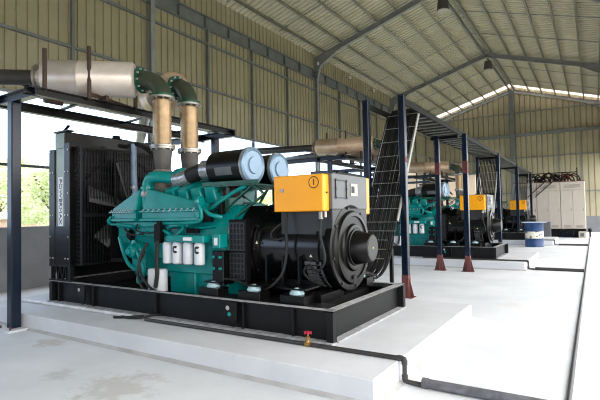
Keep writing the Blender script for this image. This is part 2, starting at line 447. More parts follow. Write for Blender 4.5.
def make_skid():
    sx0, sx1, sy0, sy1 = -7.79, -2.37, 4.335, 6.59
    for sgn, yw in ((-1, sy0), (1, sy1)):
        b = MB()
        yo = yw; yi = yw - sgn * .10; ym = yw - sgn * .085
        b.box(sx0, sx1, ym, ym - sgn * .014, Z0 + .01, Z1 - .01)
        b.box(sx0, sx1, yo - sgn * .03, ym - sgn * .03, Z1 - .018, Z1)
        for x in (-7.55, -6.62, -5.18, -3.62, -2.9, -2.40):
            b.box(x - .01, x + .01, ym, yo - sgn * .035, Z0 + .014, Z1 - .016)
        rail = b.build('side_rail', 'skid', gen, bev=.003)
        b = MB(); b.box(sx0, sx1, yo + sgn * .02, ym, Z0, Z0 + .016); b.build('rail_flange', 'dust', rail, smooth=False)
        b = MB(); b.box(sx0, sx1, yo - sgn * .028, ym - sgn * .032, Z1, Z1 + .003); b.build('rail_flange', 'dust', rail, smooth=False)
        for x in (-6.84, -3.76):
            b = MB()
            yy = yo + sgn * .012
            b.prism([(x - .12, yy, .545), (x + .09, yy, .545), (x + .09, yy, .32), (x + .03, yy, .245), (x - .12, yy, .42)], (0, -sgn * .022, 0))
            lug = b.build('lifting_lug', 'blackp', gen)
            b = MB(); b.cyl((x - .055, yy + sgn * .003, .475), (x - .055, yy - sgn * .01, .475), .028, 14); b.build('eye', 'bolt', lug)
            b = MB(); b.cyl((x - .03, yy + sgn * .003, .40), (x - .03, yy - sgn * .01, .40), .026, 14); b.build('spot', 'teal', lug) if x > -5 else b.bm.free()
    for sgn, xw in ((1, sx1), (-1, sx0)):
        b = MB(); xm = xw - sgn * .085
        b.box(xm, xm - sgn * .014, sy0 + .1, sy1 - .1, Z0 + .01, Z1 - .01)
        b.box(xw, xm - sgn * .03, sy0 + .03, sy1 - .03, Z1 - .018, Z1)
        for y in (sy0 + .05, sy1 - .05): b.box(xw, xm, y - .035, y + .035, Z0 + .01, Z1 - .016)
        e = b.build('end_beam', 'skid', gen, bev=.003)
        b = MB(); b.box(xw + sgn * .015, xm, sy0 + .1, sy1 - .1, Z0, Z0 + .016); b.build('beam_flange', 'dust', e, smooth=False)
        b = MB(); b.box(xw - sgn * .001, xm - sgn * .03, sy0 + .03, sy1 - .03, Z1, Z1 + .003); b.build('beam_flange', 'dust', e, smooth=False)
    for x in (-6.7, -5.75, -4.6, -3.55, -2.85):
        b = MB(); b.box(x - .06, x + .06, sy0 + .1, sy1 - .1, Z0 + .06, Z1 - .03); b.build('cross_member', 'skid', gen)
    b = MB(); b.box(sx0 + .1, sx1 - .1, sy0 + .1, sy1 - .1, Z0 + .0, Z0 + .02); b.build('skid_floor', 'blackm', gen)
make_skid()

def make_radiator():
    x0, x1, y0, y1, z0, z1 = -7.88, -7.27, 4.42, 6.5, .84, 2.78
    b = MB(); b.box(x0 + .16, x1 - .1, y0 + .05, y1 - .05, z0, z1); rc = b.build('radiator_core', 'core', gen)
    b = MB(); b.box(x0, x0 + .17, y0 - .02, y1 + .02, z0, z1); b.box(x1 - .16, x1, y0 - .02, y0 + .1, z0, z1 + .08); b.box(x1 - .16, x1, y1 - .1, y1 + .02, z0, z1 + .08)
    b.box(x0 + .1, x1, y0, y1, z0 - .03, z0 + .06); b.box(x1 - .06, x1, y0, y1, z1 - .12, z1 + .02); b.box(x1 - .03, x1 - .01, y0, y1, z0, z1)
    fr = b.build('radiator_frame', 'blackp', gen, bev=.006)
    b = MB(); b.box(x0 + .17, x1 - .16, y1 - .04, y1, z0, z1); b.build('side_panel', 'radp', gen)
    b = MB(); b.box(x0 + .17, x1 - .16, y0 + .0, y0 + .04, z0, z1)
    sp = b.build('side_panel', 'radp', gen)
    b = MB(); b.box(x0 + .168, x1 - .158, y0 - .012, y0 + .0, z0, 1.47); b.build('lower_panel', 'blackp', sp)
    b = MB(); b.box(-7.62, -7.495, y0 - .006, y0, 1.475, 2.30); lb = b.build('nameplate', 'white', sp); lb['label'] = 'white upright nameplate with black lettering'
    text_mesh('POWERMAX', .122, 'mark', 'lettering', lb, frame((0, 0, -1), (1, 0, 0), (-7.56, y0 - .008, 1.885)) @ Matrix.Diagonal((1.12, .85, 1, 1)))
    b = MB()
    for xx in (x0 + .05, x0 + .13, x1 - .12, x1 - .04):
        z = z0 + .1
        while z < z1:
            b.cyl((xx, y0 - .035, z), (xx, y0 - .015, z), .013, 6); z += .36 if xx in (x0 + .05, x1 - .04) else .72
    b.build('bolt', 'bolt', fr)['kind'] = 'stuff'
    # header tank
    b = MB(); b.box(x0 + .13, x1 - .16, y0 + .02, y1 - .02, z1, 3.06); tk = b.build('header_tank', 'blackp', gen, bev=.012)
    b = MB(); b.box(x0 + .15, x1 - .2, y0 + .005, y0 + .03, z1 + .01, 3.04); b.build('tank_end_panel', 'radp', tk)
    b = MB(); b.box(x0 + .1, x1 - .1, y0 + .0, y0 + .12, 3.06, 3.085); b.bar((x0 + .22, y0 + .1, 3.08), (x0 + .4, y0 + .1, 3.18), .05, .012); b.build('tank_bracket', 'blackp', tk)
    b = MB(); b.lathe((x1 - .36, 5.55, 3.06), (0, 0, 1), [(0, .1), (.04, .1), (.05, .07), (.09, .07), (.1, .03)], 16); b.box(x1 - .5, x1 - .2, 5.4, 5.7, 3.05, 3.075); b.build('filler_cap', 'blackm', tk)
    # foot frame with lattice
    for y in (y0, y1 - .06):
        b = MB()
        b.box(x0 + .02, x0 + .06, y, y + .06, Z1, z0); b.box(x1 - .1, x1 - .02, y, y + .06, Z1, z0)
        for k in range(3):
            xa = x0 + .06 + k * .13
            b.bar((xa, y + .03, Z1), (xa + .065, y + .03, z0), .02, .02, up=(0, 1, 0)); b.bar((xa + .065, y + .03, z0), (xa + .13, y + .03, Z1), .02, .02, up=(0, 1, 0))
        b.box(x0, x1, y - .02, y + .06, z0 - .04, z0); b.box(x0, x1, y - .02, y + .06, Z1, Z1 + .025)
        b.build('foot_frame', 'skid', gen)
    b = MB(); b.box(-7.84, -5.7, 6.46, 6.49, Z1, 1.0); b.build('dark_gap_plate', 'blackm', gen)  # added black plates that keep the gap under the radiator in shade
    b = MB(); b.box(-7.86, -7.84, 4.52, 6.44, Z1, .84); b.build('dark_gap_plate', 'blackm', gen)
    # fan shroud and wire guard
    gx = -7.09
    b = MB()
    for yy in (4.5, 5.12, 6.38): b.bar((gx, yy, z0), (gx, yy, z1 + .0), .03, .03)
    for zz in (z0, z1): b.bar((gx, 4.5, zz), (gx, 6.38, zz), .03, .03)
    for zz in (z0, z1):
        for yy in (4.5, 6.38): b.bar((x1, yy, zz), (gx, yy, zz), .03, .03)
    g = b.build('fan_guard', 'mesh', gen)
    b = MB()
    n = 34
    for k in range(1, n): y = 4.5 + 1.88 * k / n; b.bar((gx, y, z0), (gx, y, z1), .016, .012)
    for k in range(1, 14): z = z0 + (z1 - z0) * k / 14; b.bar((gx, 4.5, z), (gx, 6.38, z), .009, .009)
    for k in range(1, 28): z = z0 + (z1 - z0) * k / 28; b.bar((x1, 4.5, z), (gx, 4.5, z), .02, .012)
    for k in range(1, 5): x = x1 + (gx - x1) * k / 5; b.bar((x, 4.5, z0), (x, 4.5, z1), .01, .01)
    b.box(gx - .01, gx + .012, 4.5, 6.38, 1.62, 1.68)
    w = b.build('guard_wires', 'mesh', g); w['label'] = 'wire grid of the fan guard'
    b = MB(); b.lathe((-7.24, GY, 1.78), (1, 0, 0), [(0, .9), (.03, .9), (.03, .88), (0, .88)], 40, False); b.build('shroud_ring', 'blackp', gen)
    # fan
    b = MB(); b.lathe((-7.2, GY, 1.78), (1, 0, 0), [(0, .16), (.14, .16), (.16, .1), (.3, .08)], 20); fan = b.build('fan_hub', 'blackm', gen)
    for k in range(6):
        a = PI / 6 + k * PI / 3 + .25
        r = V((0, math.cos(a), math.sin(a))); t = V((0, -math.sin(a), math.cos(a)))
        c = V((-7.12, GY, 1.78))
        def P(rr, tt, dx): return c + r * rr + t * tt + V((dx, 0, 0))
        b = MB()
        pts = [P(.14, -.07, -.03), P(.14, .07, .05), P(.84, .14, .06), P(.84, -.14, -.06)]
        b.prism(pts, (.008, 0, 0)); b.build('fan_blade', 'blade', fan)
make_radiator()

def make_engine():
    yf = 4.82; yb = 2 * GY - yf
    # crankcase: wide upper part, narrower sump
    b = MB()
    b.prism([(-6.45, GY - .55, .95), (-6.45, GY + .55, .95), (-6.45, GY + .62, 1.45), (-6.45, GY + .35, 1.75), (-6.45, GY - .35, 1.75), (-6.45, GY - .62, 1.45)], (2.2, 0, 0))
    eb = b.build('crankcase', 'teal', gen, bev=.02)
    b = MB()
    b.box(-5.42, -4.28, GY - .66, GY + .66, .78, 1.3); b.box(-5.42, -4.28, GY - .6, GY + .6, .47, .8)
    b.box(-4.86, -4.82, GY - .675, GY + .675, .47, .8)
    b.build('oil_sump', 'teal', gen, bev=.015)
    b = MB()  # front gear housing
    b.prism([(-6.62, GY - .62, 1.58), (-6.62, GY + .62, 1.58), (-6.62, GY + .62, 1.2), (-6.62, GY + .38, .95), (-6.62, GY + .3, .62), (-6.62, GY - .3, .62), (-6.62, GY - .38, .95), (-6.62, GY - .62, 1.2)], (.28, 0, 0))
    b.box(-6.36, -5.4, GY - .45, GY + .45, .66, 1.0)
    b.build('gear_housing', 'teal', gen, bev=.015)
    # aftercooler housings each side: flanged trough with a pitched cover
    for s in (-1, 1):
        def yy(v): return GY + s * v
        for (xa, xb, ap0, ap1, hz) in ((-6.55, -5.98, 0, 0, 2.035), (-5.82, -4.64, 0, 0, 2.035)):
            b = MB()
            lo = .78; hi = .22
            # base polygon to a ridge: left cover rises to the right, right cover falls to the right
            if xa < -6: q = [(xa, 1.745), (xb - .03, hz), (xb, hz)]
            else: q = [(xa, hz), (xa + .03, hz), (xb, 1.79)]
            poly = [(xa, yy(lo), 1.70)] + [(x, yy(lo - .09 * (z - 1.70) / .33), z) for x, z in q] + [(xb, yy(lo), 1.70)]
            bt = [b.bm.verts.new(p) for p in poly]; ft = [b.bm.verts.new((p[0], yy(hi), p[2])) for p in poly]
            b.bm.faces.new(bt[::-1]); b.bm.faces.new(ft); n = len(poly)
            for i in range(n): b.bm.faces.new((bt[i], bt[(i + 1) % n], ft[(i + 1) % n], ft[i]))
            cv = b.build('aftercooler_cover', 'teal', gen, bev=.012)
            b = MB(); b.box(xa - .02, xb + .02, yy(.83), yy(.2), 1.67, 1.70); b.box(xa - .005, xb + .005, yy(.78), yy(.25), 1.58, 1.67); b.box(xa - .02, xb + .02, yy(.82), yy(.25), 1.54, 1.58)
            b.build('cover_flange', 'teal', cv, bev=.004)
            b = MB(); n = 10
            for k in range(n):
                x = xa + (xb - xa) * (k + .5) / n; b.cyl((x, yy(.81), 1.70), (x, yy(.81), 1.718), .012, 6); b.cyl((x, yy(.83), 1.685), (x, yy(.837), 1.685), .009, 6)
            b.build('bolts', 'bolt', cv)['kind'] = 'stuff'
        # lower manifold rail with a pipe
        b = MB(); b.box(-6.5, -4.9, yy(.75), yy(.5), 1.44, 1.54); b.box(-5.95, -5.45, yy(.72), yy(.5), 1.30, 1.46); b.build('side_manifold', 'teal', gen, bev=.02)
        # rocker covers in the vee
        for k in range(4 if s < 0 else 3):
            x = -5.38 + k * .27
            b = MB()
            c = V((x, yy(.44), 1.985)); t = V((0, s * .90, -.44)); u = V((0, s * .44, .90))
            def Q(dx, a, h): return c + V((dx, 0, 0)) + t * a + u * h
            b.quadbox([Q(-.105, -.22, -.12), Q(.105, -.22, -.12), Q(.105, .22, -.12), Q(-.105, .22, -.12), Q(-.09, -.19, .11), Q(.09, -.19, .11), Q(.09, .19, .11), Q(-.09, .19, .11)])
            b.build('rocker_cover', 'teal', gen, bev=.015)
        b = MB(); b.box(-5.6, -4.35 if s < 0 else -4.75, yy(.55), yy(.15), 1.7, 1.88); b.build('cylinder_head', 'teal', gen, bev=.01)
        # coolant pipes
        b = MB()
        b.tube([(-4.82, yy(.72), 1.72), (-4.72, yy(.76), 1.62), (-4.9, yy(.78), 1.5), (-5.2, yy(.79), 1.46), (-5.35, yy(.74), 1.36)], .028, 8)
        b.tube([(-5.45, yy(.7), 1.62), (-5.4, yy(.8), 1.45), (-5.2, yy(.82), 1.36), (-5.08, yy(.76), 1.26)], .022, 8)
        b.tube([(-5.0, yy(.7), 1.55), (-4.94, yy(.8), 1.42), (-5.04, yy(.82), 1.32), (-4.92, yy(.74), 1.27)], .018, 8)
        b.tube([(-4.85, yy(.62), 1.80), (-4.6, yy(.7), 1.70), (-4.45, yy(.74), 1.62), (-4.3, yy(.66), 1.58)], .03, 8)
        b.tube([(-5.3, yy(.66), 1.48), (-4.8, yy(.68), 1.43), (-4.4, yy(.68), 1.46)], .02, 8)
        b.build('coolant_pipes', 'teal', gen)['kind'] = 'stuff'
        b = MB(); b.tube([(-5.95, yy(.76), 1.5), (-5.9, yy(.82), 1.4), (-5.6, yy(.83), 1.36), (-5.35, yy(.8), 1.41), (-5.1, yy(.78), 1.44)], .012, 6)
        b.tube([(-6.4, yy(.66), 1.42), (-6.15, yy(.72), 1.33), (-5.8, yy(.76), 1.35)], .016, 6); b.build('wiring_harness', 'rubber', gen)
    for (x0_, x1_, y0_, y1_, z0_, z1_) in ((-4.62, -4.46, .66, .74, 1.52, 1.68), (-4.95, -4.72, .66, .72, 1.36, 1.43), (-4.42, -4.34, .55, .64, 1.62, 1.82)):
        b = MB(); b.box(x0_, x1_, GY - y1_, GY - y0_, z0_, z1_); b.build('dark_recess_block', 'blackm', gen, bev=.006)  # black boxes added to stand for shaded recesses between engine parts
    b = MB(); b.tube([(-4.66, GY - .79, 1.76), (-4.55, GY - .84, 1.74), (-4.52, GY - .84, 1.62), (-4.58, GY - .83, 1.53), (-4.9, GY - .83, 1.51), (-5.3, GY - .82, 1.505)], .022, 8); b.build('coolant_pipe', 'teal', gen)
    b = MB(); b.tube([(-6.54, GY - .80, 1.62), (-6.57, GY - .84, 1.56), (-6.5, GY - .84, 1.50), (-6.3, GY - .82, 1.49), (-6.0, GY - .8, 1.46)], .02, 8); b.build('coolant_pipe', 'teal', gen)
    b = MB(); b.tube([(-4.62, GY - .62, 1.66), (-4.4, GY - .64, 1.78), (-4.15, GY - .6, 1.92), (-3.95, GY - .58, 2.0)], .028, 8); b.build('coolant_pipe', 'teal', gen)
    for k in range(3):
        x = -5.95 + .17 * k
        b = MB(); b.lathe((x, GY - .62, 1.36), (0, -1, 0), [(0, .05), (.1, .05), (.11, .03), (.14, .03)], 12); b.build('injector_cap', 'teal', gen)
    b = MB(); b.lathe((-4.72, GY - .72, 1.80), (1, 0, 0), [(0, .07), (.02, .085), (.07, .085), (.09, .06)], 16); b.build('end_cover', 'teal', gen)
    b = MB(); b.lathe((-6.3, GY - .46, 1.32), (0, -1, 0), [(0, .09), (.16, .09), (.17, .06), (.2, .06)], 16); b.build('idler_pulley', 'blackm', gen)
    b = MB(); b.tube([(-6.5, GY - .68, 1.28), (-6.35, GY - .72, 1.05), (-6.25, GY - .7, .86), (-6.1, GY - .66, .78)], .03, 8); b.build('coolant_pipe', 'teal', gen)
    # filter head and four spin-on filters
    b = MB(); b.box(-5.14, -4.42, GY - .92, GY - .62, 1.24, 1.34); b.box(-5.0, -4.6, GY - .935, GY - .9, 1.26, 1.32); fh = b.build('filter_head', 'teal', gen, bev=.012)
    b = MB(); b.box(-4.78, -4.62, GY - .94, GY - .93, 1.27, 1.315); b.build('head_label', 'white', fh)
    for k, x in enumerate((-5.20, -5.0, -4.79, -4.575)):
        b = MB(); r = .075
        b.lathe((x, GY - .83, .93), (0, 0, 1), [(0, .05), (.012, .072), (.03, r), (.28, r), (.295, r - .01), (.31, .06)], 20)
        f = b.build('oil_filter', 'filt', gen); f['label'] = 'white spin-on filter cartridge'
        if k in (1, 3):
            b = MB(); qs = []; R0, R1 = .020, .052
            n = 12
            for i in range(n):
                a0 = math.radians(50 + 260 * i / n); a1 = math.radians(50 + 260 * (i + 1) / n)
                qs.append([(R0 * math.cos(a0), R0 * math.sin(a0)), (R1 * math.cos(a0), R1 * math.sin(a0)), (R1 * math.cos(a1), R1 * math.sin(a1)), (R0 * math.cos(a1), R0 * math.sin(a1))])
            cyl_decal(b, x, GY - .83, r + .0015, -PI / 2 + .30, 1.14, qs); b.build('logo', 'mark', f, smooth=False)
    for x in (-5.47, -5.31):
        b = MB(); b.lathe((x, GY - .86, .52), (0, 0, 1), [(0, .07), (.015, .088), (.31, .088), (.33, .07)], 20); b.build('bypass_filter', 'filt', gen)['label'] = 'large white filter low on the engine side'
    # water pump and pulley
    b = MB(); b.lathe((-6.05, GY - .62, 1.08), (0, -1, 0), [(0, .13), (.1, .13), (.12, .10), (.2, .10), (.22, .05), (.26, .05)], 20)
    for k in range(6):
        a = k * PI / 3; b.cyl((-6.05 + .1 * math.cos(a), GY - .72, 1.08 + .1 * math.sin(a)), (-6.05 + .1 * math.cos(a), GY - .75, 1.08 + .1 * math.sin(a)), .016, 8)
    b.box(-6.22, -5.9, GY - .66, GY - .4, .75, 1.15)
    b.build('water_pump', 'teal', gen, bev=.004)
    b = MB(); b.tube([(-5.95, GY - .78, 1.12), (-5.8, GY - .86, 1.02), (-5.72, GY - .84, .8), (-5.8, GY - .8, .64), (-5.95, GY - .76, .6), (-6.02, GY - .7, .7)], .026, 8); b.build('pump_hose', 'teal', gen)
    b = MB(); b.lathe((-6.2, GY - .45, 1.16), (0, -1, 0), [(0, .08), (.2, .08), (.21, .05)], 16); b.build('charging_alternator', 'teal', gen)
    # black vertical hoses and lift pump
    b = MB(); b.box(-5.42, -5.30, GY - .90, GY - .80, 1.22, 1.50); b.cyl((-5.36, GY - .85, 1.48), (-5.36, GY - .85, 1.54), .04, 10); b.build('lift_pump', 'blackm', gen, bev=.008)
    b = MB(); b.tube([(-5.34, GY - .9, 1.25), (-5.30, GY - .95, 1.0), (-5.27, GY - .97, .8), (-5.30, GY - .98, .6)], .03, 8); b.build('fuel_hose', 'rubber', gen)
    b = MB(); b.tube([(-5.56, GY - .9, 1.22), (-5.66, GY - .96, .98), (-5.6, GY - .99, .78), (-5.4, GY - 1.0, .60), (-5.3, GY - .95, .53)], .02, 8); b.build('fuel_hose', 'rubber', gen)
    b = MB(); b.tube([(-5.58, GY - .93, 1.1), (-5.68, GY - .97, .88), (-5.64, GY - 1.0, .7), (-5.58, GY - .96, .54)], .018, 8); b.build('fuel_hose', 'rubber', gen)
    # rear mount bracket on the flywheel end
    b = MB(); b.box(-4.36, -4.16, GY - .82, GY - .6, .68, 1.13); mb_ = b.build('mount_bracket', 'blackp', gen, bev=.008)
    b = MB()
    for x in (-4.32, -4.2):
        for z in (.9, 1.05): b.cyl((x, GY - .82, z), (x, GY - .845, z), .02, 8)
    b.build('bracket_bolt', 'teal', mb_)
    b = MB(); b.box(-4.32, -4.18, GY - .86, GY - .7, 1.17, 1.36); jb = b.build('junction_box', 'teal', gen, bev=.01)
    b = MB(); b.box(-4.28, -4.22, GY - .864, GY - .86, 1.21, 1.31); b.build('box_label', 'white', jb)
    # flywheel housing
    b = MB(); b.lathe((-4.34, GY, 1.16), (1, 0, 0), [(0, .57), (.05, .62), (.16, .62), (.17, .60)], 32); b.build('flywheel_housing', 'teal', gen)
    # intake crossover pipe
    for s in (-1, 1):
        yy = GY + s * .6
        b = MB(); b.tube([(-5.91, yy, 1.75), (-5.91, yy, 1.98), (-5.90, yy, 2.12), (-5.83, yy, 2.20), (-5.70, yy - s * .01, 2.225), (-5.5, yy - s * .08, 2.205), (-5.32, yy - s * .18, 2.18)], .092, 14, 3)
        b.lathe((-5.91, yy, 2.04), (0, 0, 1), [(0, .115), (.03, .115)], 18)
        ip = b.build('intake_pipe', 'teal', gen)
        b = MB(); b.lathe((-5.91, yy, 1.92), (0, 0, 1), [(0, .1), (.02, .105), (.06, .105), (.08, .1)], 18); b.build('hose_clamp', 'stain', ip)
        # turbocharger
        b = MB(); b.lathe((-5.46, GY + s * .42, 2.19), (1, 0, 0), [(0, .11), (.05, .15), (.16, .16), (.2, .12)], 18); b.build('turbo_compressor', 'teal', gen)
        b = MB(); b.lathe((-5.905, GY + s * .3, 2.02), (0, 0, 1), [(0, .15), (.06, .19), (.25, .19), (.34, .14)], 18); b.build('turbo_blanket', 'turbo', gen)
        # exhaust outlet cone
        b = MB(); b.lathe((-5.905, GY + s * .3, 2.30), (0, 0, 1), [(0, .11), (.02, .12), (.38, .155), (.40, .155)], 24); b.build('exhaust_outlet', 'lampd', gen)
        b = MB(); b.lathe((-5.905, GY + s * .3, 2.30), (0, 0, 1), [(0, .14), (.025, .14)], 24); b.build('outlet_flange', 'stain', gen)
        b = MB(); b.lathe((-5.905, GY + s * .3, 2.70), (0, 0, 1), [(0, .20), (.028, .20)], 24)
        for k in range(10):
            a = k * PI / 5; b.cyl((-5.905 + .18 * math.cos(a), GY + s * .3 + .18 * math.sin(a), 2.68), (-5.905 + .18 * math.cos(a), GY + s * .3 + .18 * math.sin(a), 2.75), .013, 6)
        b.build('outlet_flange', 'stain', gen)
    # air cleaners
    for (xc, yc, zc, r, L_) in ((-3.93, 5.02, 2.285, .25, .72), (-4.08, 5.86, 2.30, .25, .72)):
        b = MB(); b.lathe((xc - L_, yc, zc), (1, 0, 0), [(0, .15), (.03, .2), (.06, r - .012), (L_ - .02, r - .012)], 36); ac = b.build('air_cleaner', 'blackp', gen)
        b = MB(); b.lathe((xc - .03, yc, zc), (1, 0, 0), [(0, r), (.03, r + .004), (.045, r - .01), (.05, r - .03), (.036, r - .05), (.036, .12), (.055, .112), (.055, 0)], 40); b.build('end_cap', 'capb', ac)
        b = MB(); b.lathe((xc - .05, yc, zc), (1, 0, 0), [(0, r - .01), (0, r + .008), (.02, r + .008), (.02, r - .01)], 36, False); b.build('clamp_band', 'stain', ac)
        b = MB()
        rr = r - .009
        for i in range(4):
            a0 = PI + .55 - i * .12; a1 = a0 - .12
            vs = [b.bm.verts.new((x, yc + rr * math.cos(a), zc + rr * math.sin(a))) for x, a in ((xc - .50, a0), (xc - .20, a0), (xc - .20, a1), (xc - .50, a1))]
            b.bm.faces.new(vs)
        b.build('data_plate', 'grey', ac)
        b = MB(); b.lathe((xc - L_ - .2, yc, zc - .01), (1, 0, 0), [(0, .13), (.02, .15), (.06, .14), (.1, .15), (.14, .14), (.18, .15), (.21, .15)], 20); b.build('foil_sleeve', 'silver', ac)
        b = MB(); b.tube([(xc - L_ - .19, yc, zc - .01), (xc - L_ - .35, yc, zc - .04), (xc - L_ - .5, yc - .02, zc - .09)], .12, 14, 3); b.build('rubber_hose', 'rubber', ac)
        b = MB(); b.tube([(xc - L_ - .48, yc - .02, zc - .08), (xc - L_ - .58, yc - .03, zc - .11), (xc - L_ - .74, yc - .03, zc - .12)], .125, 14, 3); b.build('foil_sleeve', 'silver', ac)
    # green support frame beneath the air cleaners
    b = MB(); b.box(-4.72, -3.75, GY - .62, GY + .62, 2.005, 2.02)
    for y in (GY - .6, GY + .6): b.bar((-4.72, y, 2.05), (-3.72, y, 2.05), .03, .05)
    for s in (-1, 1):
        yy = GY + s * .55
        b.bar((-4.45, yy, 1.62), (-3.80, yy, 2.04), .05, .02); b.bar((-4.62, yy, 1.66), (-4.9, yy - s * .1, 1.9), .04, .02)
        b.bar((-4.4, yy, 2.04), (-4.72, yy, 1.6), .05, .02); b.bar((-4.1, yy + s * .02, 1.6), (-3.66, yy, 1.88), .04, .02); b.bar((-3.66, yy, 1.88), (-3.9, yy, 2.04), .04, .02)
        b.bar((-4.3, yy, 1.65), (-4.3, yy, 2.04), .05, .02)
    b.build('support_frame', 'teald', gen)
    b = MB()
    for k in range(4):
        x = -4.85 + .1 * k; b.tube([(x, GY - .45, 1.6), (x + .05, GY - .5, 1.72 + .03 * (k % 3)), (x + .12, GY - .42, 1.82), (x + .1, GY - .2, 1.88)], .022, 6)
    b.build('fuel_lines', 'teal', gen)['kind'] = 'stuff'
    b = MB(); b.lathe((-4.55, GY - .4, 1.93), (1, 0, 0), [(0, .06), (.02, .075), (.26, .075), (.28, .06)], 14); b.build('breather', 'rust', gen)
    # upright coolant line by the fan
    b = MB(); b.tube([(-6.85, GY - .12, 2.9), (-6.85, GY - .12, 2.4), (-6.82, GY - .12, 2.02), (-6.7, GY - .12, 1.86)], .05, 12, 4); b.build('coolant_riser', 'hoseb', gen)
    b = MB(); b.lathe((-6.85, GY - .12, 2.1), (0, 0, 1), [(0, .06), (.05, .06)], 12); b.lathe((-6.83, GY - .12, 1.98), (0, 0, 1), [(0, .06), (.05, .06)], 12); b.build('hose_clamp', 'bolt', gen)
    b = MB(); b.tube([(-7.2, 5.3, 2.9), (-6.98, 5.3, 2.86), (-6.85, 5.34, 2.9), (-6.6, 5.4, 2.8), (-6.3, 5.45, 2.5)], .035, 8); b.tube([(-7.2, 5.9, 2.92), (-6.9, 5.9, 2.86), (-6.6, 5.8, 2.82)], .035, 8); b.build('vent_hose', 'rubber', gen)
    # belt guard / front pulley
    b = MB(); b.lathe((-6.9, GY, 1.3), (1, 0, 0), [(0, .26), (.1, .26), (.1, .2), (.28, .2)], 24); b.build('front_pulley', 'blackm', gen)
    b = MB(); b.cyl((-7.05, GY, 1.78), (-6.6, GY, 1.78), .09, 16); b.lathe((-6.9, GY, 1.78), (1, 0, 0), [(0, .2), (.1, .2)], 20); b.box(-6.68, -6.4, GY - .2, GY + .2, 1.2, 1.9); b.build('fan_drive', 'blackm', gen)
    b = MB(); b.box(-6.98, -6.94, 4.95, 5.15, .92, 1.5); b.box(-6.94, -6.62, 4.92, 5.15, .86, .92); b.build('front_louvre', 'mesh', gen)
make_engine()

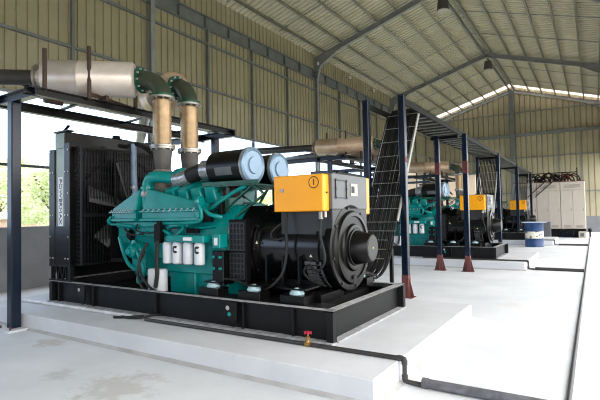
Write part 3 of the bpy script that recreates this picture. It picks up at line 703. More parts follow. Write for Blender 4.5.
def make_alternator():
    ax = 1.16
    b = MB()  # adapter with octagonal outline
    R = .635; pts = []
    for k in range(8):
        a = PI / 8 + k * PI / 4; pts.append((-4.16, GY + R * math.cos(a), ax + R * math.sin(a) * .98))
    b.prism(pts, (.30, 0, 0)); ad = b.build('drive_end_adapter', 'blackm', gen, bev=.012)
    b = MB(); yy = GY - .70
    b.box(-4.16, -3.87, yy, yy + .1, .72, 1.55); gb = b.build('grille_frame', 'blackm', ad, bev=.006)
    b = MB()
    for (za, zb) in ((.76, 1.10), (1.14, 1.50)): b.box(-4.135, -3.895, yy - .002, yy, za, zb)
    b.build('grille_opening', 'shadowgap', gb, smooth=False)
    b = MB()
    for (za, zb) in ((.76, 1.10), (1.14, 1.50)):
        for k in range(5): x = -4.135 + .24 * k / 4; b.bar((x, yy - .008, za), (x, yy - .008, zb), .014, .014)
        for k in range(6): z = za + (zb - za) * k / 5; b.bar((-4.135, yy - .008, z), (-3.895, yy - .008, z), .014, .014)
    b.build('grille_bars', 'char', gb)
    b = MB(); b.lathe((-3.87, GY, ax), (1, 0, 0), [(0, .60), (.03, .605), (.05, .605), (.055, .575), (.08, .575), (.09, .535), (.95, .535), (.96, .55), (1.0, .55), (1.005, .52), (1.08, .52)], 56); dr = b.build('stator_drum', 'gloss', gen)
    b = MB()
    for k in range(12):
        a = k * PI / 6; b.cyl((-3.83, GY + .588 * math.cos(a), ax + .588 * math.sin(a)), (-3.81, GY + .588 * math.cos(a), ax + .588 * math.sin(a)), .012, 8)
    b.build('flange_bolt', 'char', dr)['kind'] = 'stuff'
    # mounting ribs and feet
    for s in (-1, 1):
        for x in (-3.62, -3.36, -3.12):
            b = MB(); b.box(x - .012, x + .012, GY + s * .535, GY + s * .60, .68, 1.08); b.build('foot_rib', 'blackp', gen)
        b = MB(); b.box(-3.72, -2.98, GY + s * .25, GY + s * .66, .66, .70); b.box(-3.72, -2.98, GY + s * .3, GY + s * .34, .7, .95); b.build('mounting_foot', 'blackp', gen)
        for x in (-4.3, -3.62, -2.98):
            yy = GY + s * .86
            b = MB(); b.box(x - .17, x + .17, yy - .11, yy + .11, Z1, Z1 + .10); bx = b.build('mount_block', 'blackp', gen, bev=.006)
            b = MB(); b.lathe((x, yy, Z1 + .10), (0, 0, 1), [(0, .085), (.012, .09), (.05, .07), (.055, .03), (.075, .03)], 20); b.build('isolator_pad', 'padw', bx)
            b = MB(); b.box(x - .14, x + .14, min(yy, yy - s * .28) - .04, max(yy, yy - s * .28) + .04, Z1 + .155, Z1 + .172); b.build('mount_arm', 'blackp', bx)
        b = MB(); b.box(-4.5, -2.55, GY + s * .72, GY + s * 1.0, Z1 - .02, Z1 + .002); b.build('bearer_plate', 'skid', gen)
    for x in (-2.95, -2.78):
        b = MB(); b.box(x - .06, x + .06, GY - .75, GY - .15, Z1, Z1 + .09); b.build('cable_support', 'blackp', gen)
    # ventilation louvres low on the drum's near side and far side
    for s in (-1, 1):
        b = MB()
        for i in range(8):
            a0 = math.radians(-16 - i * 6.2); a1 = a0 - math.radians(4.2); r0 = .538; r1 = .552
            p = [(-3.08, r0, a0), (-2.84, r0, a0), (-2.84, r1, a1), (-3.08, r1, a1)]
            for (x0, x1) in ((-3.08, -3.0), (-2.995, -2.92), (-2.915, -2.84)):
                vs = [b.bm.verts.new((x, GY + s * r * math.cos(a), ax + r * math.sin(a))) for x, r, a in ((x0, r0, a0), (x1, r0, a0), (x1, r1, a1), (x0, r1, a1))]
                b.bm.faces.new(vs)
        b.build('louvre_panel', 'blade', dr)
    # end bell
    b = MB(); b.lathe((-2.80, GY, ax), (1, 0, 0), [(0, .535), (.03, .565), (.11, .565), (.125, .55), (.125, .48), (.14, .465), (.165, .455), (.17, .41), (.15, .40), (.15, .31), (.165, .295), (.185, .29), (.19, .265), (.185, .24)], 56)
    ebl = b.build('end_bell', 'blackp', gen)
    b = MB(); b.lathe((-2.63, GY, ax), (1, 0, 0), [(0, .235), (.03, .235), (.035, .222), (.24, .176), (.25, .166), (.252, .0)], 40); cp = b.build('exciter_cap', 'blackp', gen)
    b = MB(); b.lathe((-2.379, GY, ax), (1, 0, 0), [(0, .150), (.002, .150)], 32); pl = b.build('cap_face', 'char', cp)
    b = MB(); b.cyl((-2.377, GY, ax), (-2.374, GY, ax), .012, 10); b.build('cap_dot', 'yellow', cp)
    b = MB()
    for k in range(8):
        a = k * PI / 4 + .2; b.cyl((-2.68, GY + .515 * math.cos(a), ax + .515 * math.sin(a)), (-2.66, GY + .515 * math.cos(a), ax + .515 * math.sin(a)), .016, 8)
    b.build('bell_bolt', 'char', ebl)['kind'] = 'stuff'
    b = MB(); b.box(-2.66, -2.63, GY - .05, GY + .05, ax - .47, ax - .36); b.build('bell_slot', 'shadowgap', ebl)
    # terminal box
    b = MB(); b.box(-3.44, -2.68, GY - .50, GY + .50, 1.32, 1.66); tb = b.build('terminal_box', 'char', gen, bev=.008)
    b = MB(); b.box(-3.44, -2.675, GY - .50, GY + .51, 1.655, 2.10); tu = b.build('terminal_box_top', 'grey', gen, bev=.008)
    b = MB()
    y0, y1, z0, z1 = GY - .42, GY - .13, 1.80, 2.02
    xx = -2.668
    for a_, b_ in (((y0, z0), (y1, z0)), ((y1, z0), (y1, z1)), ((y1, z1), (y0, z1)), ((y0, z1), (y0, z0))): b.bar((xx, a_[0], a_[1]), (xx, b_[0], b_[1]), .012, .012, up=(1, 0, 0))
    for y in (y0, y1):
        for z in (z0, (z0 + z1) / 2, z1): b.cyl((xx, y, z), (xx + .012, y, z), .015, 8)
    b.build('hatch', 'char', tu)
    b = MB(); b.box(-2.675, -2.669, GY + .0, GY + .20, 1.83, 1.99); np_ = b.build('rating_plate', 'lamp', tu); np_['label'] = 'pale metal rating plate'
    b = MB(); b.box(-2.669, -2.667, GY + .015, GY + .105, 1.865, 1.955); b.build('plate_print', 'mark', np_, smooth=False)
    # orange covers
    b = MB(); b.box(-3.44, -2.72, GY - .655, GY - .50, 1.635, 2.085); oc = b.build('orange_cover', 'orange', gen, bev=.012); oc['label'] = 'orange side cover of the terminal box'
    b = MB(); b.box(-3.44, -2.70, GY + .51, GY + .655, 1.585, 2.10); oc2 = b.build('orange_cover', 'orange', gen, bev=.012); oc2['label'] = 'orange side cover of the terminal box'
    b = MB(); b.cyl((-3.30, GY - .655, 1.90), (-3.30, GY - .675, 1.90), .025, 14); b.build('cover_knob', 'stain', oc)
    b = MB(); b.cyl((-2.70, GY - .58, 1.86), (-2.71, GY - .58, 1.86), .012, 8); b.build('cover_screw', 'mark', oc)
    b = MB(); n = 36
    for i in range(n):
        a0 = 2 * PI * i / n; a1 = 2 * PI * (i + 1) / n; cx, cz = -2.845, 1.985
        vs = [b.bm.verts.new((cx + r * math.cos(a), GY - .6572, cz + r * math.sin(a))) for r, a in ((.062, a0), (.073, a0), (.073, a1), (.062, a1))]; b.bm.faces.new(vs)
    b.build('number_ring', 'mark', oc, smooth=False)
    # small warning triangles on the drum
    b = MB()
    for (x, an) in ((-2.98, math.radians(188)), (-3.77, math.radians(172))):
        r = .5365 if x > -3.5 else .602
        vs = [b.bm.verts.new((x + dx, GY + r * math.cos(an + da), ax + r * math.sin(an + da))) for dx, da in ((-.022, .035), (.022, .035), (0, -.035))]; b.bm.faces.new(vs)
    b.build('warning_sign', 'pale', dr, smooth=False)
    # leads hanging from the terminal box
    b = MB(); b.cyl((-2.80, GY - .57, 1.63), (-2.80, GY - .57, 1.54), .03, 12); b.cyl((-2.74, GY - .57, 1.63), (-2.74, GY - .57, 1.56), .02, 12); gl = b.build('cable_gland', 'stain', gen)
    b = MB(); b.tube([(-2.80, GY - .57, 1.55), (-2.80, GY - .60, 1.35), (-2.74, GY - .60, 1.05), (-2.86, GY - .585, .9), (-2.98, GY - .58, .98), (-3.06, GY - .57, .88), (-2.98, GY - .52, .78), (-2.8, GY - .5, .72)], .016, 7); b.build('sensor_lead', 'rubber', gen)
    b = MB(); b.tube([(-3.30, GY - .57, 1.64), (-3.28, GY - .62, 1.4), (-3.27, GY - .64, 1.1), (-3.32, GY - .68, .85), (-3.5, GY - .74, .68), (-3.75, GY - .75, .68), (-4.0, GY - .78, .76), (-4.2, GY - .8, .76)], .018, 7); b.build('battery_lead', 'rubber', gen)
    b = MB(); b.tube([(-3.45, GY - .45, 1.5), (-3.55, GY - .56, 1.38), (-3.5, GY - .6, 1.28), (-3.40, GY - .5, 1.3)], .014, 7); b.build('sensor_lead', 'rubber', gen)
make_alternator()
gens = [gen]
for i, lab in ((1, 'generator set on the middle plinth with orange box marked 2, behind the cable tray posts'), (2, 'generator set on the farthest plinth, partly hidden by the blue drum and tray posts')):
    g = copy_tree(gen, (0, PIT[i], 0), lab); gens.append(g)
for i, g in enumerate(gens):
    oc = [c for c in g.children if c.name.startswith('orange_cover') and len(c.children) > 0][0]
    bpy.context.view_layer.update()
    text_mesh(str(i + 1), .108, 'mark', 'numeral', oc, Matrix.Translation((0, PIT[i], 0)) @ frame((1, 0, 0), (0, 0, 1), (-2.845, GY - .658, 1.985)) @ Matrix.Diagonal((1.1, 1, 1, 1)))

# ------------------------------------------------------------------ exhausts
def bellows(x, y, z0, z1, label):
    b = MB(); r = .152
    prof = []; n = 18
    for k in range(n + 1):
        z = z0 + .05 + (z1 - z0 - .1) * k / n
        prof += [(z - z0 - .014, r - .008), (z - z0, r)] if k < n else [(z - z0, r - .01)]
    t = thing('exhaust_bellows', label, 'exhaust pipe', (x, y, z0), 'exhaust bellows')
    b.lathe((x, y, z0), (0, 0, 1), prof, 28); b.build('bellows_hose', 'bell', t, sharp=60)
    for zf in (z0, z1 - .03):
        b = MB(); b.lathe((x, y, zf), (0, 0, 1), [(0, .205), (.03, .205)], 24)
        for k in range(10):
            a = k * PI / 5; b.cyl((x + .178 * math.cos(a), y + .178 * math.sin(a), zf - .02), (x + .178 * math.cos(a), y + .178 * math.sin(a), zf + .05), .014, 6)
        b.build('flange', 'stain', t)
    return t
def elbow(p, q, label):
    """quarter bend from a horizontal flange p to a vertical flange q"""
    p = V(p); q = V(q); h = V((q.x - p.x, q.y - p.y, 0)); d = h.normalized(); rr = h.length; rz = p.z - q.z
    t = thing('exhaust_elbow', label, 'exhaust pipe', (q.x, q.y, q.z), 'exhaust elbows')
    pts = []
    for k in range(13):
        a = k / 12 * PI / 2; pts.append(p + d * (rr * math.sin(a)) - V((0, 0, rz * (1 - math.cos(a)))))
    b = MB(); b.tube(pts, .15, 24, 0); b.build('bend', 'elbow', t)
    b = MB(); b.lathe(p - d * .02, d, [(0, .215), (.035, .215)], 28); b.lathe((q.x, q.y, q.z - .005), (0, 0, 1), [(0, .2), (.035, .2)], 28); fl = b.build('flange', 'teald', t)
    b = MB(); e1 = V((0, 0, 1)).cross(d)
    for k in range(10):
        a = k * PI / 5 + .15; c = p + (e1 * math.cos(a) + V((0, 0, 1)) * math.sin(a)) * .185
        b.cyl(c - d * .035, c + d * .045, .016, 6)
    b.build('bolts', 'bolt', t)['kind'] = 'stuff'
    return t
def muffler(a, b_, r, label, m='muff'):
    """a: left flange, b_: right flange"""
    a = V(a); b_ = V(b_); d = (b_ - a).normalized(); L_ = (b_ - a).length
    t = thing('muffler', label, 'muffler', a.lerp(b_, .5), 'exhaust mufflers')
    b = MB(); b.lathe(a, d, [(.0, .13), (.08, .13), (.09, .17), (.13, r - .03), (.16, r), (L_ * .42, r), (L_ * .42 + .006, r + .006), (L_ * .42 + .02, r + .006), (L_ * .42 + .026, r), (L_ - .11, r), (L_ - .08, r - .03), (L_ - .05, .17), (L_ - .04, .13), (L_, .13)], 40)
    b.build('muffler_shell', m, t, sharp=50)
    b = MB(); b.lathe(a - d * .005, d, [(0, .21), (.03, .21)], 28); b.build('flange', 'stain', t)
    return t
def pipe_run(pts, r, label):
    b = MB(); b.tube(pts, r, 20, 0); o = b.build('exhaust_pipe', 'pipeb', None, loc=pts[0]); return tag(o, label, 'exhaust pipe', 'exhaust pipes to the left wall')
def stand(y0, y1, label, skew):
    t = thing('muffler_stand', label, 'steel stand', (-7.13, y0, 0), 'steel muffler stands')
    for y in (y0, y1):
        for x in (-7.19, -10.3):
            b = MB(); b.box(x - .07, x + .07, y - .07, y + .07, .02, 3.33); p = b.build('post', 'blue', t, bev=.012)
            b = MB(); b.box(x - .22, x + .22, y - .18, y + .18, 0.0, .03); bp = b.build('base_plate', 'plinth', p)
            b = MB()
            for sx in (-.14, .14):
                for sy in (-.12, .12): b.cyl((x + sx, y + sy, .02), (x + sx, y + sy, .07), .016, 6)
            b.build('anchor_bolt', 'rust', bp)
        b = MB(); b.box(-10.5, -6.6, y - .06, y + .06, 3.33, 3.345); b.box(-10.5, -6.6, y - .06, y + .06, 3.455, 3.47); b.box(-10.5, -6.6, y - .006, y + .006, 3.34, 3.46); b.build('cross_beam', 'blue', t)
    for x in (-6.72, -7.62):
        b = MB(); b.box(x - .055, x + .055, y0 - .1, y1 + .1, 3.38 if x > -7 else 3.31, 3.395 if x > -7 else 3.325)
        b.box(x - .055, x + .055, y0 - .1, y1 + .1, 3.485 if x > -7 else 3.435, 3.50 if x > -7 else 3.45)
        b.box(x - .006, x + .006, y0 - .1, y1 + .1, 3.39 if x > -7 else 3.32, 3.49 if x > -7 else 3.44); b.build('long_beam', 'blackp', t)
    for k in range(3):
        b = MB(); y = y0 + (y1 - y0) * (k + .7) / 3.3; b.bar((-7.62, y, 3.43), (-6.72, y - .1, 3.43), .05, .03)
        b.build('deck_angle', 'blackp', t)
    return t
ex = [('nearest generator', 0), ('middle generator', 1), ('farthest generator', 2)]
zt = 3.555
for nm, i in ex:
    dy = PIT[i]
    bx = -5.905
    for s, wd in ((-1, 'front'), (1, 'rear')):
        bellows(bx, GY + dy + s * .3, 2.732, zt, f'ribbed brown exhaust bellows, {wd} of the pair above the {nm}')
    if i == 0:
        p1 = (-6.26, 5.05, 3.87); l1 = (-7.52, 4.0, 3.875)
        pb = (-6.20, 5.77, 3.89); lb = (-7.35, 6.18, 3.93)
    else:
        p1 = (-6.26, GY - .3 + dy, 3.98); l1 = (-8.5, GY - .3 + dy - .45, 4.0)
        pb = (-6.26, GY + .42 + dy, 3.98); lb = (-8.5, GY + .42 + dy + .45, 4.0)
    elbow(p1, (bx, GY - .3 + dy, zt + .006), f'dark green exhaust elbow, front of the pair above the {nm}')
    elbow(pb, (bx, GY + .3 + dy, zt + .006), f'dark green exhaust elbow, rear of the pair above the {nm}')
    muffler(l1, V(p1) - (V(p1) - V(l1))  .normalized() * .03, .29, f'large pale cylindrical muffler, front of the pair above the {nm}', 'muff' if i == 0 else 'tan')
    muffler(lb, V(pb) + (V(lb) - V(pb)).normalized() * .03, .29 if i else .32, f'tan cylindrical muffler, rear of the pair above the {nm}', 'tan')
    d = (V(l1) - V(p1)).normalized()
    pipe_run([V(l1) + d * .01, V(l1) + d * ((V(l1).x + 11.6) / -d.x)], .125, f'dark exhaust pipe running left from the front muffler of the {nm}')
    d = (V(lb) - V(pb)).normalized(); e_ = V((-11.6, lb[1] + (3.1 if i == 0 else .9), lb[2]))
    pipe_run([V(lb) + d * .01, V(lb) + d * .12, V(lb) + d * .25 + (e_ - V(lb)).normalized() * .15, e_], .125, f'dark exhaust pipe running left from the rear muffler of the {nm}')
    st = stand(3.5 + dy, 7.8 + dy, f'navy and black steel stand carrying the mufflers of the {nm}', i)
    # upright brackets beside the mufflers
    b = MB()
    if i == 0:
        sp = [(-6.72, 3.69, 4.10), (-6.66, 4.36, 4.32)]
    else:
        sp = [(-8.0, GY - .3 + dy - .36, 4.5), (-7.25, GY - .3 + dy - .36, 4.5)]
    for (x, y, z) in sp:
        b = MB(); b.bar((x, y, 3.47), (x, y, z), .045, .045); b.build('bracket_upright', 'bracket', st)
    if i == 0: sd_ = [((-6.66, 4.36, 3.56), (-7.0, 5.5, 3.56), .05, .05), ((-7.0, 5.5, 3.47), (-7.0, 5.5, 3.9), .05, .05), ((-6.72, 5.28, 3.47), (-6.72, 5.28, 3.72), .05, .05), ((-7.3, 4.15, 3.45), (-7.3, 4.15, 3.63), .06, .3), ((-6.72, 4.66, 3.5), (-6.72, 4.66, 3.62), .2, .05), ((-6.72, 5.95, 3.5), (-6.72, 5.95, 3.60), .06, .2)]
    else: sd_ = [((xx_, y_, 3.44 if xx_ < -7 else 3.5), (xx_, y_, 3.74), .06, .3) for y_ in (GY - .45 + dy, GY + .57 + dy) for xx_ in (-7.62, -6.72)]
    for a_, c_, w_, h_ in sd_:
        b = MB(); b.bar(a_, c_, w_, h_); b.build('saddle', 'bracket', st)

# ------------------------------------------------------------------ cable tray, its posts and the risers
TX0, TX1, TZ = -3.78, -3.04, 3.75
tray = thing('cable_ladder', 'long overhead cable ladder running above the posts to the beige cabinets', 'cable tray', (-3.41, 8.5, TZ))
for x in (TX0, TX1):
    b = MB(); b.bar((x, 8.45, TZ), (x, 30.4, TZ), .03, .11); b.build('side_rail', 'blackm', tray)
y = 10.2
while y < 30:
    b = MB(); b.bar((TX0, y, TZ - .045), (TX1, y, TZ - .045), .06, .02); b.build('rung', 'rung', tray); y += .42
posty = [8.5, 12.85, 18.95, 24.1, 29.8]
names = ['nearest pair of navy posts with a cross bar, standing behind the orange box', 'pair of navy posts with reddish bands and brown gusset feet on open floor', 'third pair of navy posts from the front, beside the middle generator', 'fourth pair of navy posts from the front, left of the blue drum', 'farthest pair of navy posts, just before the beige cabinets']
for k, y in enumerate(posty):
    t = thing('tray_support', names[k], 'post frame', (-3.41, y, 0), 'post frames under the cable tray')
    for x in (TX0, TX1):
        xx = x + (.165 if k == 1 else 0); hw = .062
        b = MB(); b.box(xx - hw, xx + hw, y - hw, y + hw, .012, TZ + (-.06 if k == 1 else .06 if k else .10)); p = b.build('post', 'blue', t, bev=.008)
        b = MB(); b.box(xx - .15, xx + .15, y - .12, y + .12, 0, .014)
        for s in (-1, 1):
            b.prism([(xx + s * .05, y - .006, .012), (xx + s * .15, y - .006, .012), (xx + s * .055, y - .006, .42), (xx + s * .05, y - .006, .42)], (0, .012, 0))
            b.prism([(xx - .006, y + s * .05, .012), (xx - .006, y + s * .12, .012), (xx - .006, y + s * .055, .42), (xx - .006, y + s * .05, .42)], (.012, 0, 0))
        b.box(xx - .066, xx + .066, y - .066, y + .066, .012, .42)
        b.build('gusset_foot', 'rust', p)
        if k == 1:
            b = MB(); b.box(xx - .065, xx + .065, y - .065, y + .065, 2.62, 2.95); b.build('primer_band', 'redp', p)
        if k == 0 and x == TX1:
            b = MB(); b.box(xx + .045, xx + .064, y - .064, y + .03, 2.55, 2.66); b.build('primer_band', 'redp', p)
    b = MB(); b.bar((TX0, y, TZ - .12), (TX1, y, TZ - .12), .08, .08); b.build('cross_bar', 'blackp', t) if k else b.bm.free()
def riser_path(dy):
    return [(9.62 + dy, 3.72), (8.75 + dy, 2.45), (8.2 + dy, 1.45), (7.85 + dy, .80), (7.55 + dy, .50)]
for i, lab in ((0, 'steep cable ladder dropping from the tray behind the nearest generator'), (1, 'steep cable ladder dropping from the tray behind the middle generator'), (2, 'steep cable ladder dropping from the tray behind the farthest generator')):
    dy = PIT[i]; P = riser_path(dy)
    t = thing('cable_riser', lab, 'cable tray', (-3.41, P[-1][0], .5), 'steep cable ladders')
    for x in (TX0 + .03, TX1 - .03):
        b = MB()
        b.bar((x, P[0][0], P[0][1]), (x, P[2][0], P[2][1]), .02, .08, up=(0, 1, .6)); b.build('side_rail', 'blackp' if x < -3.4 else 'rung', t)
    for k in range(13):
        f = k / 12; seg = f * 3; j = min(int(seg), 2); u = seg - j
        y = P[j][0] + (P[j + 1][0] - P[j][0]) * u; z = P[j][1] + (P[j + 1][1] - P[j][1]) * u
        b = MB(); b.bar((TX0 + .03, y - .055, z - .02), (TX1 - .03 - (.12 if f > .75 else 0), y - .055, z - .02), .016, .012); b.build('rung', 'rung', t)
    b = MB()
    for x in (TX0 + .1, TX1 - .1): b.box(x - .03, x + .03, P[-1][0] + .45, P[-1][0] + .51, 0, .95)
    b.bar((TX0 + .05, P[-1][0] + .42, .9), (TX1 - .05, P[-1][0] + .42, .9), .05, .05); b.build('foot', 'blackp', t)
    n = 17 if i == 0 else 12
    for k in range(n):
        x = TX0 + .075 + (TX1 - TX0 - .15) * k / (n - 1) + random.uniform(-.002, .002)
        j = lambda a=.002: random.uniform(-a * .15, a * .15)
        yend = 30.0
        pts = [(x, 29.6 if i == 0 else P[0][0] + 6, TZ + .05), (x + j(), P[0][0] + 3, TZ + .05 + j()), (x, P[0][0] + .55, TZ + .05), (x, P[0][0] + .05, TZ - .0)]
        for (yy, zz) in P[1:4]: pts.append((x + j(.02), yy - .0 + j(.02) + .03, zz))
        sh = .0
        pts += [(x - .03, P[4][0] - .05, P[4][1] + .02 * (k % 3)), (x - .02 + j(.03), P[4][0] - .42, P[4][1] + .06 + .03 * (k % 3)), (x * .5 - 1.62, GY + dy + .72, .78 + .04 * (k % 4))]
        if i == 0: pass
        b = MB(); b.tube(pts, .0182, 7, 4)
        o = b.build('power_cable', 'cable', None, loc=(x, P[4][0], P[4][1]))
        tag(o, f'black power cable in the bundle down the ladder behind the {ex[i][0]}', 'cable', f'black power cables of the {ex[i][0]}')
# ------------------------------------------------------------------ pipes on the floor
def drain(i):
    y = 4.2 if i == 0 else PY[i] + .30
    lab = ('dark pipe along the nearest plinth, stepping down to the floor with a thick grey sleeve', 'dark pipe stepping off the middle plinth and crossing the floor', 'dark pipe stepping off the farthest plinth beside the blue drum')[i]
    t = thing('drain_pipe', lab, 'pipe', (-1.6, y, PH), 'pipes leaving the plinths')
    r = .022
    if i == 0:
        b = MB(); b.tube([(-5.1, y - .06, PH + r), (-1.56, y - .01, PH + r)], r, 12, 0); b.build('upper_run', 'pipeb', t)
    else:
        b = MB(); b.tube([(-4.4, y, PH + r), (-1.56, y, PH + r)], r, 12, 0); b.build('upper_run', 'pipeb', t)
    b = MB(); b.tube([(-1.62, y - .01, PH + r), (-1.54, y - .01, PH + r), (-1.535, y - .01, PH), (-1.535, y - .01, .1), (-1.535, y - .01, r + .04), (-1.52, y - .01, r + .01), (-1.3, y, r)], r, 12, 3); b.build('drop_run', 'pipeb', t)
    b = MB(); b.lathe((-1.60, y - .01, PH + r), (1, 0, 0), [(0, r + .007), (.04, r + .007)], 12); b.build('coupling', 'pipeb', t)
    b = MB(); b.lathe((-1.535, y - .01, PH - .03), (0, 0, 1), [(0, r + .007), (.04, r + .007)], 12); b.build('coupling', 'pipeb', t)
    b = MB(); b.lathe((-1.535, y - .01, .05), (0, 0, 1), [(0, r + .007), (.04, r + .007)], 12); b.build('coupling', 'pipeb', t)
    R = .043 if i == 0 else .04
    b = MB(); b.lathe((-1.36, y, R), (1, 0, 0), [(0, .026), (.0, R), (1.10, R), (1.10, .026)], 20); s = b.build('sleeve', 'sleeve' if i == 0 else 'pipeb', t)
    b = MB(); b.lathe((-1.37, y, R), (1, 0, 0), [(0, R + .006), (.05, R + .006)], 20); b.build('sleeve_collar', 'sleeve' if i == 0 else 'pipeb', s)
    return t, y
tt, y = drain(0)
b = MB(); b.lathe((-2.575, y - .03, PH + .03), (0, 0, 1), [(0, .026), (.03, .02), (.05, .02), (.07, .026), (.08, .01), (.11, .01)], 14); b.lathe((-2.605, y - .03, PH + .024), (1, 0, 0), [(0, .028), (.06, .028)], 12); vb = b.build('valve_body', 'brass', tt)
b = MB(); b.lathe((-2.575, y - .03, PH + .135), (0, 0, 1), [(0, .015), (.004, .034), (.016, .036), (.022, .02)], 14)
for k in range(6): b.cyl((-2.575 + .034 * math.cos(k * PI / 3), y - .03 + .034 * math.sin(k * PI / 3), PH + .133), (-2.575 + .034 * math.cos(k * PI / 3), y - .03 + .034 * math.sin(k * PI / 3), PH + .155), .010, 8)
b.build('valve_handle', 'redh', vb)
drain(1); drain(2)
t = thing('collector_pipe', 'long dark pipe on the floor along the right side of the hall', 'pipe', (-.22, 20, 0))
b = MB(); b.tube([(-.225, 3.0, .021), (-.225, 31.2, .021)], .021, 12, 0); b.build('pipe_run', 'pipeb', t)
b = MB(); b.tube([(-.225, 31.2, .03), (-.225, 31.26, .12), (-.225, 31.3, .5)], .04, 10, 3); b.lathe((-.225, 31.28, .3), (0, 0, 1), [(0, .08), (.1, .1), (.2, .07)], 12); b.build('riser_valve', 'blackm', t)
o = MB(); o.tube([(-8.2, 4.13, PH + .025), (-5.42, 4.17, PH + .025)], .025, 10, 0); o = o.build('conduit', 'pipeg', None, loc=(-6.8, 4.15, PH)); tag(o, 'thin pale conduit lying on the nearest plinth in front of the skid', 'pipe')
for k, (pts, lab) in enumerate((([(-5.55, 4.12, PH + .02), (-5.4, 4.1, PH + .02), (-5.2, 4.17, PH + .03), (-5.12, 4.28, PH + .05), (-5.1, 4.42, PH + .03)], 'black hose curving from the skid to the floor pipe end'), ([(-5.62, 4.03, PH + .018), (-5.5, 4.09, PH + .02), (-5.38, 4.2, PH + .02), (-5.3, 4.27, PH + .02)], 'short black hose offcut lying by the conduit end'))):
    b = MB(); b.tube(pts, .017, 8, 4); o = b.build('hose', 'rubber', None, loc=pts[0]); tag(o, lab, 'hose')

# ------------------------------------------------------------------ drum, cabinets, boxes
t = thing('oil_drum', 'blue steel drum with a worn cream band and a pale sheet on top', 'drum', (-2.25, 22.75, 0))
R = .37
b = MB(); b.lathe((-2.25, 22.75, 0), (0, 0, 1), [(0, R), (.02, R + .012), (.04, R), (.33, R), (.345, R + .014), (.36, R), (.68, R), (.695, R + .014), (.71, R), (1.02, R), (1.04, R + .012), (1.05, R - .02)], 40); b.build('drum_body', 'drumb', t)
b = MB(); b.lathe((-2.25, 22.75, .37), (0, 0, 1), [(0, R), (0, R + .004), (.30, R + .004), (.30, R)], 40, False); b.build('painted_band', 'drumc', t)
o = MB(); o.prism([(-2.70, 22.4, 1.056), (-2.2, 22.33, 1.056), (-1.72, 22.45, 1.056), (-1.78, 23.0, 1.056), (-2.2, 23.15, 1.056), (-2.68, 23.0, 1.056)], (0, 0, .03)); o = o.build('plastic_sheet', 'sheet', None, loc=(-2.25, 22.75, 1.056)); tag(o, 'pale plastic sheet lying across the top of the blue drum', 'sheet')
cl = ['beige switchgear cabinet, rightmost of the row by the back wall', 'beige switchgear cabinet, middle of the row by the back wall', 'beige switchgear cabinet, left end of the row behind the last tray posts']
CZ0, CZ1, CY = .50, 3.20, 30.6
for k in range(3):
    x1 = -.40 - k * 1.22; x0 = x1 - 1.21
    t = thing('switchgear_cabinet', cl[k], 'cabinet', ((x0 + x1) / 2, CY + .6, 0), 'beige switchgear cabinets')
    b = MB(); b.box(x0, x1, CY, CY + 1.2, CZ0, CZ1); b.build('cabinet_body', 'cab', t, bev=.006)
    b = MB(); b.box(x0 + .02, x1 - .02, CY + .08, CY + 1.1, 0, CZ0); b.build('plinth_base', 'blackm', t)
    b = MB(); b.box(x0 - .002, x1 + .002, CY - .01, CY + 1.2, CZ1, CZ1 + .03); b.build('top_trim', 'redp', t)
    for m_ in range(2):
        xa = x0 + .015 + m_ * .6; xb = xa + .585
        b = MB(); b.box(xa, xb, CY - .03, CY - .002, CZ0 + .02, 2.70); d = b.build('door', 'cab', t, bev=.006)
        b = MB(); b.box(xb - .08, xb - .06, CY - .05, CY - .03, 1.5, 1.66); b.build('door_handle', 'seam', d)
        b = MB()
        for q in range(4): b.box(xa + .12, xb - .12, CY - .034, CY - .03, .58 + q * .035, .595 + q * .035)
        b.build('door_vent', 'seam', d)
    b = MB(); b.box(x0 + .015, x1 - .015, CY - .03, CY - .002, 2.73, CZ1 - .02); u = b.build('upper_panel', 'cab', t, bev=.006)
    b = MB()
    for q in range(4): b.box(x0 + .2, x1 - .2, CY - .034, CY - .03, 2.85 + q * .05, 2.868 + q * .05)
    b.build('panel_vent', 'seam', u)
for k in range(7):
    x = -1.65 + k * .1
    b = MB(); b.tube([(x - .1, CY - .05, 0.02), (x, CY - .02, .18), (x + .05, CY + .05, .36)], .02, 6, 4); o = b.build('control_cable', 'blue', None, loc=(x, CY, 0)); tag(o, 'short blue cable rising under the beige cabinets', 'cable', 'blue cables under the cabinets')
t = thing('grey_box', 'low grey steel box standing between the blue drum and the beige cabinets', 'box', (-2.35, 29.6, 0))
b = MB(); b.box(-2.58, -2.08, 29.4, 29.9, 0, .92); b.build('box_body', 'grey', t, bev=.01)
b = MB(); b.box(-2.55, -2.11, 29.385, 29.4, .05, .88); b.build('box_door', 'grey', t, bev=.006)
t = thing('meter_box', 'small beige box on the floor under the right end of the cabinets', 'box', (-.55, 30.3, 0))
b = MB(); b.box(-.76, -.42, 30.15, 30.5, 0, .36); b.build('box_body', 'cab', t, bev=.01)
b = MB(); b.box(-.68, -.50, 30.135, 30.15, .08, .28); b.build('box_panel', 'grey', t, bev=.006)
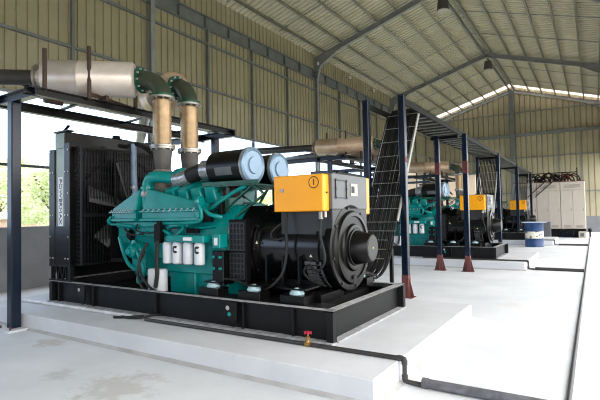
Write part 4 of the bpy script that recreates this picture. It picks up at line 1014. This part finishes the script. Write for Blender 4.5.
# cable rack and looping cables on the cabinets
t = thing('cable_rack', 'black bracket rack standing on top of the beige cabinets', 'rack', (-2.0, CY + .6, CZ1 + .03))
b = MB()
b.bar((-3.4, CY + .3, 3.75), (-.72, CY + .3, 3.75), .05, .06); b.build('rail', 'blackp', t)
for x in (-3.3, -2.4, -1.5, -.75):
    b = MB(); b.bar((x, CY + .3, CZ1 + .03), (x, CY + .3, 4.0 if x == -.75 else 3.75), .06, .06); b.build('upright', 'blackp', t)
for s in (-3.3, -2.9):
    b = MB(); b.bar((s, CY - .2, 2.35), (s + 1.0, CY - .1, 3.3), .05, .05); b.build('diagonal_brace', 'blackp', t)
for k in range(26):
    x0 = random.uniform(-3.3, -1.0); w = random.uniform(.25, .9); h = random.uniform(.2, .55); yy = CY + random.uniform(.05, .9)
    red = k % 6 == 0
    pts = [(x0, yy, CZ1 + .05), (x0 + w * .15, yy, CZ1 + h * .7), (x0 + w * .5, yy + .03, CZ1 + .03 + h), (x0 + w * .85, yy, CZ1 + h * .7), (min(x0 + w, -.6), yy, CZ1 + .06)]
    b = MB(); b.tube(pts, .036, 7, 4); o = b.build('looping_cable', 'cabler' if red else 'cable', None, loc=(x0, yy, CZ1 + .05))
    tag(o, ('dull red' if red else 'black') + ' cable looping over the top of the beige cabinets', 'cable', ('red' if red else 'black') + ' looping cables on the cabinets')

# ------------------------------------------------------------------ lamps
for y, lab in ((19.4, 'high bay lamp hanging under the ridge, nearest to the front'), (29.15, 'high bay lamp hanging under the ridge, farther back at the second rafter')):
    t = thing('high_bay_lamp', lab, 'lamp', (RX, y, 10.05), 'high bay lamps')
    b = MB(); b.lathe((RX, y, 10.0), (0, 0, 1), [(0, .24), (.02, .25), (.06, .25), (.5, .19), (.52, .12)], 28); b.build('lamp_shade', 'lampd', t)
    b = MB(); b.lathe((RX, y, 9.985), (0, 0, 1), [(0, .22), (.02, .23)], 28); b.build('diffuser', 'lamp', t)
    b = MB(); b.cyl((RX, y, 10.52), (RX, y, 11.0), .02, 8); b.box(RX - .18, RX + .18, y - .02, y + .02, 10.86, 10.92); b.build('hanger', 'dsteel', t)
for (y, z, lab) in ((18.8, 8.72, 'small white lamp fixed on the second wall column'), (22.2, 8.88, 'small white lamp under the left eave past the second column'), (25.4, 8.88, 'small white lamp under the left eave, farthest of the three')):
    t = thing('wall_lamp', lab, 'lamp', (XL + .3, y, z), 'small eave lamps')
    b = MB(); b.bar((XL + .03, y, z), (XL + .32, y, z), .03, .03); b.build('arm', 'dsteel', t)
    b = MB(); b.lathe((XL + .33, y, z - .1), (0, 0, 1), [(0, .03), (.03, .06), (.12, .06), (.16, .03)], 12); b.build('globe', 'white', t)

# ------------------------------------------------------------------ outside: trees, wall, shed
leafmesh = {}
def tree(x, y, h, rx, label, m='leaf', seed=0, grp='trees outside the left opening'):
    rnd = random.Random(seed)
    t = thing('tree', label, 'tree', (x, y, -.02), grp)
    b = MB(); b.tube([(x, y, -.02), (x + .1, y, h * .3), (x - .1, y + .1, h * .6)], .16, 8, 4, rf=lambda f: .2 - .12 * f)
    for k in range(5):
        a = k * 1.26; b.tube([(x, y, h * (.3 + .05 * k)), (x + rx * .4 * math.cos(a), y + rx * .4 * math.sin(a), h * (.5 + .05 * k)), (x + rx * .75 * math.cos(a), y + rx * .75 * math.sin(a), h * (.58 + .07 * k))], .05, 6, 3)
    b.build('trunk', 'trunk', t)
    b = MB()
    cl_ = [(x + rnd.uniform(-1, 1) * rx * .8, y + rnd.uniform(-1, 1) * rx * .8, h * rnd.uniform(.32, .95), rx * rnd.uniform(.25, .45)) for _ in range(40)]
    for (cx, cy, cz, r) in cl_:
        for _ in range(120):
            d = V((rnd.gauss(0, 1), rnd.gauss(0, 1), rnd.gauss(0, .55))).normalized() * r * rnd.uniform(.3, 1)
            p = V((cx, cy, cz)) + d
            e1 = V((rnd.gauss(0, 1), rnd.gauss(0, 1), rnd.gauss(0, .6))).normalized(); e2 = e1.cross(V((rnd.gauss(0, 1), rnd.gauss(0, 1), rnd.gauss(0, 1)))).normalized()
            s = rnd.uniform(.06, .13)
            b.bm.faces.new([b.bm.verts.new(q) for q in (p - e1 * s, p + e2 * s * .5, p + e1 * s, p - e2 * s * .5)])
    bm = b.bm
    me_ = b.build('crown', m, t, smooth=False)
tree(-24.2, 10.9, 4.9, 1.9, 'pale leafy tree at the far left, seen left of the corner post', 'leaf', 1)
tree(-19.6, 11.2, 3.9, 1.5, 'pale leafy tree nearest the low wall, between the corner post and the radiator', 'leaf', 2)
tree(-31.5, 17.2, 4.8, 2.9, 'pale leafy tree farther off, behind the pink boundary wall', 'leaf', 3)
tree(-25, 33.9, 4.3, 2.4, 'yellow-green tree seen between the air cleaners and the orange box', 'leaf2', 4)
t = thing('garden_wall', 'pale pink boundary wall beyond the low grey wall on the left', 'wall', (-27, 14, -.02))
b = MB(); b.box(-27.1, -26.9, 4, 26, -.02, 1.55); b.build('wall_panel', 'fence', t)
b = MB(); b.box(-27.18, -26.82, 4, 26, 1.55, 1.65); b.build('coping', 'house', t)
for k in range(8):
    y = 5 + k * 2.8; b = MB(); b.box(-27.2, -26.8, y, y + .35, -.02, 1.9); b.build('pillar', 'fence', t)
t = thing('shed', 'pale house with a tan pitched roof far beyond the open doorway of the back wall', 'building', (-16.5, 60, -.02))
b = MB(); b.box(-22, -11.5, 56, 66, -.02, 6.2); b.build('walls', 'house', t)
b = MB(); b.prism([(-22.8, 55.2, 6.2), (-10.7, 55.2, 6.2), (-16.5, 55.2, 8.6)], (0, 11.6, 0)); b.build('roof', 'tile', t)
b = MB(); b.box(-18, -16.4, 55.95, 56.01, 1.2, 2.8); b.build('window_pane', 'grey', t)

# ------------------------------------------------------------------ light
w = bpy.data.worlds.new('overcast_sky'); bpy.context.scene.world = w; w.use_nodes = True
nt = w.node_tree; n = nt.nodes; L = nt.links
bg = n['Background']
tc = n.new('ShaderNodeTexCoord'); dp = n.new('ShaderNodeVectorMath'); dp.operation = 'DOT_PRODUCT'
sd = V((.85, .05, .55)).normalized(); dp.inputs[1].default_value = sd
L.new(tc.outputs['Generated'], dp.inputs[0])
mr = n.new('ShaderNodeMapRange'); mr.inputs['From Min'].default_value = -.3; mr.inputs['From Max'].default_value = 1.0
L.new(dp.outputs['Value'], mr.inputs['Value'])
rp = n.new('ShaderNodeValToRGB'); e = rp.color_ramp.elements
e[0].position = 0; e[0].color = (.57, .73, .96, 1); e[1].position = 1; e[1].color = (1.5, 1.44, 1.36, 1)
L.new(mr.outputs['Result'], rp.inputs['Fac']); L.new(rp.outputs['Color'], bg.inputs['Color'])
bg.inputs['Strength'].default_value = 3.5

# ------------------------------------------------------------------ camera
cam = bpy.data.cameras.new('camera'); co = bpy.data.objects.new('camera', cam); C.objects.link(co)
cam.sensor_width = 36; cam.sensor_fit = 'HORIZONTAL'; cam.lens = 463.2 * 36 / 600; cam.clip_end = 500
p, yw, r = [math.radians(a) for a in (1.778, 32.358, -1.035)]
fwd = V((-math.sin(yw) * math.cos(p), math.cos(yw) * math.cos(p), math.sin(p))); right = V((math.cos(yw), math.sin(yw), 0)); up = right.cross(fwd)
r2 = right * math.cos(r) + up * math.sin(r); u2 = -right * math.sin(r) + up * math.cos(r)
mw = Matrix((r2, u2, -fwd)).transposed().to_4x4(); mw.translation = V((0, 0, 1.6))
co.matrix_world = mw
sc = bpy.context.scene; sc.camera = co
sc.view_settings.view_transform = 'Standard'; sc.view_settings.look = 'None'; sc.view_settings.gamma = 1; sc.view_settings.use_curve_mapping = False
sc.view_settings.exposure = 0.0
sc.cycles.max_bounces = 10; sc.cycles.diffuse_bounces = 6
sc.cycles.use_denoising = True
sc.cycles.filter_width = 1.1
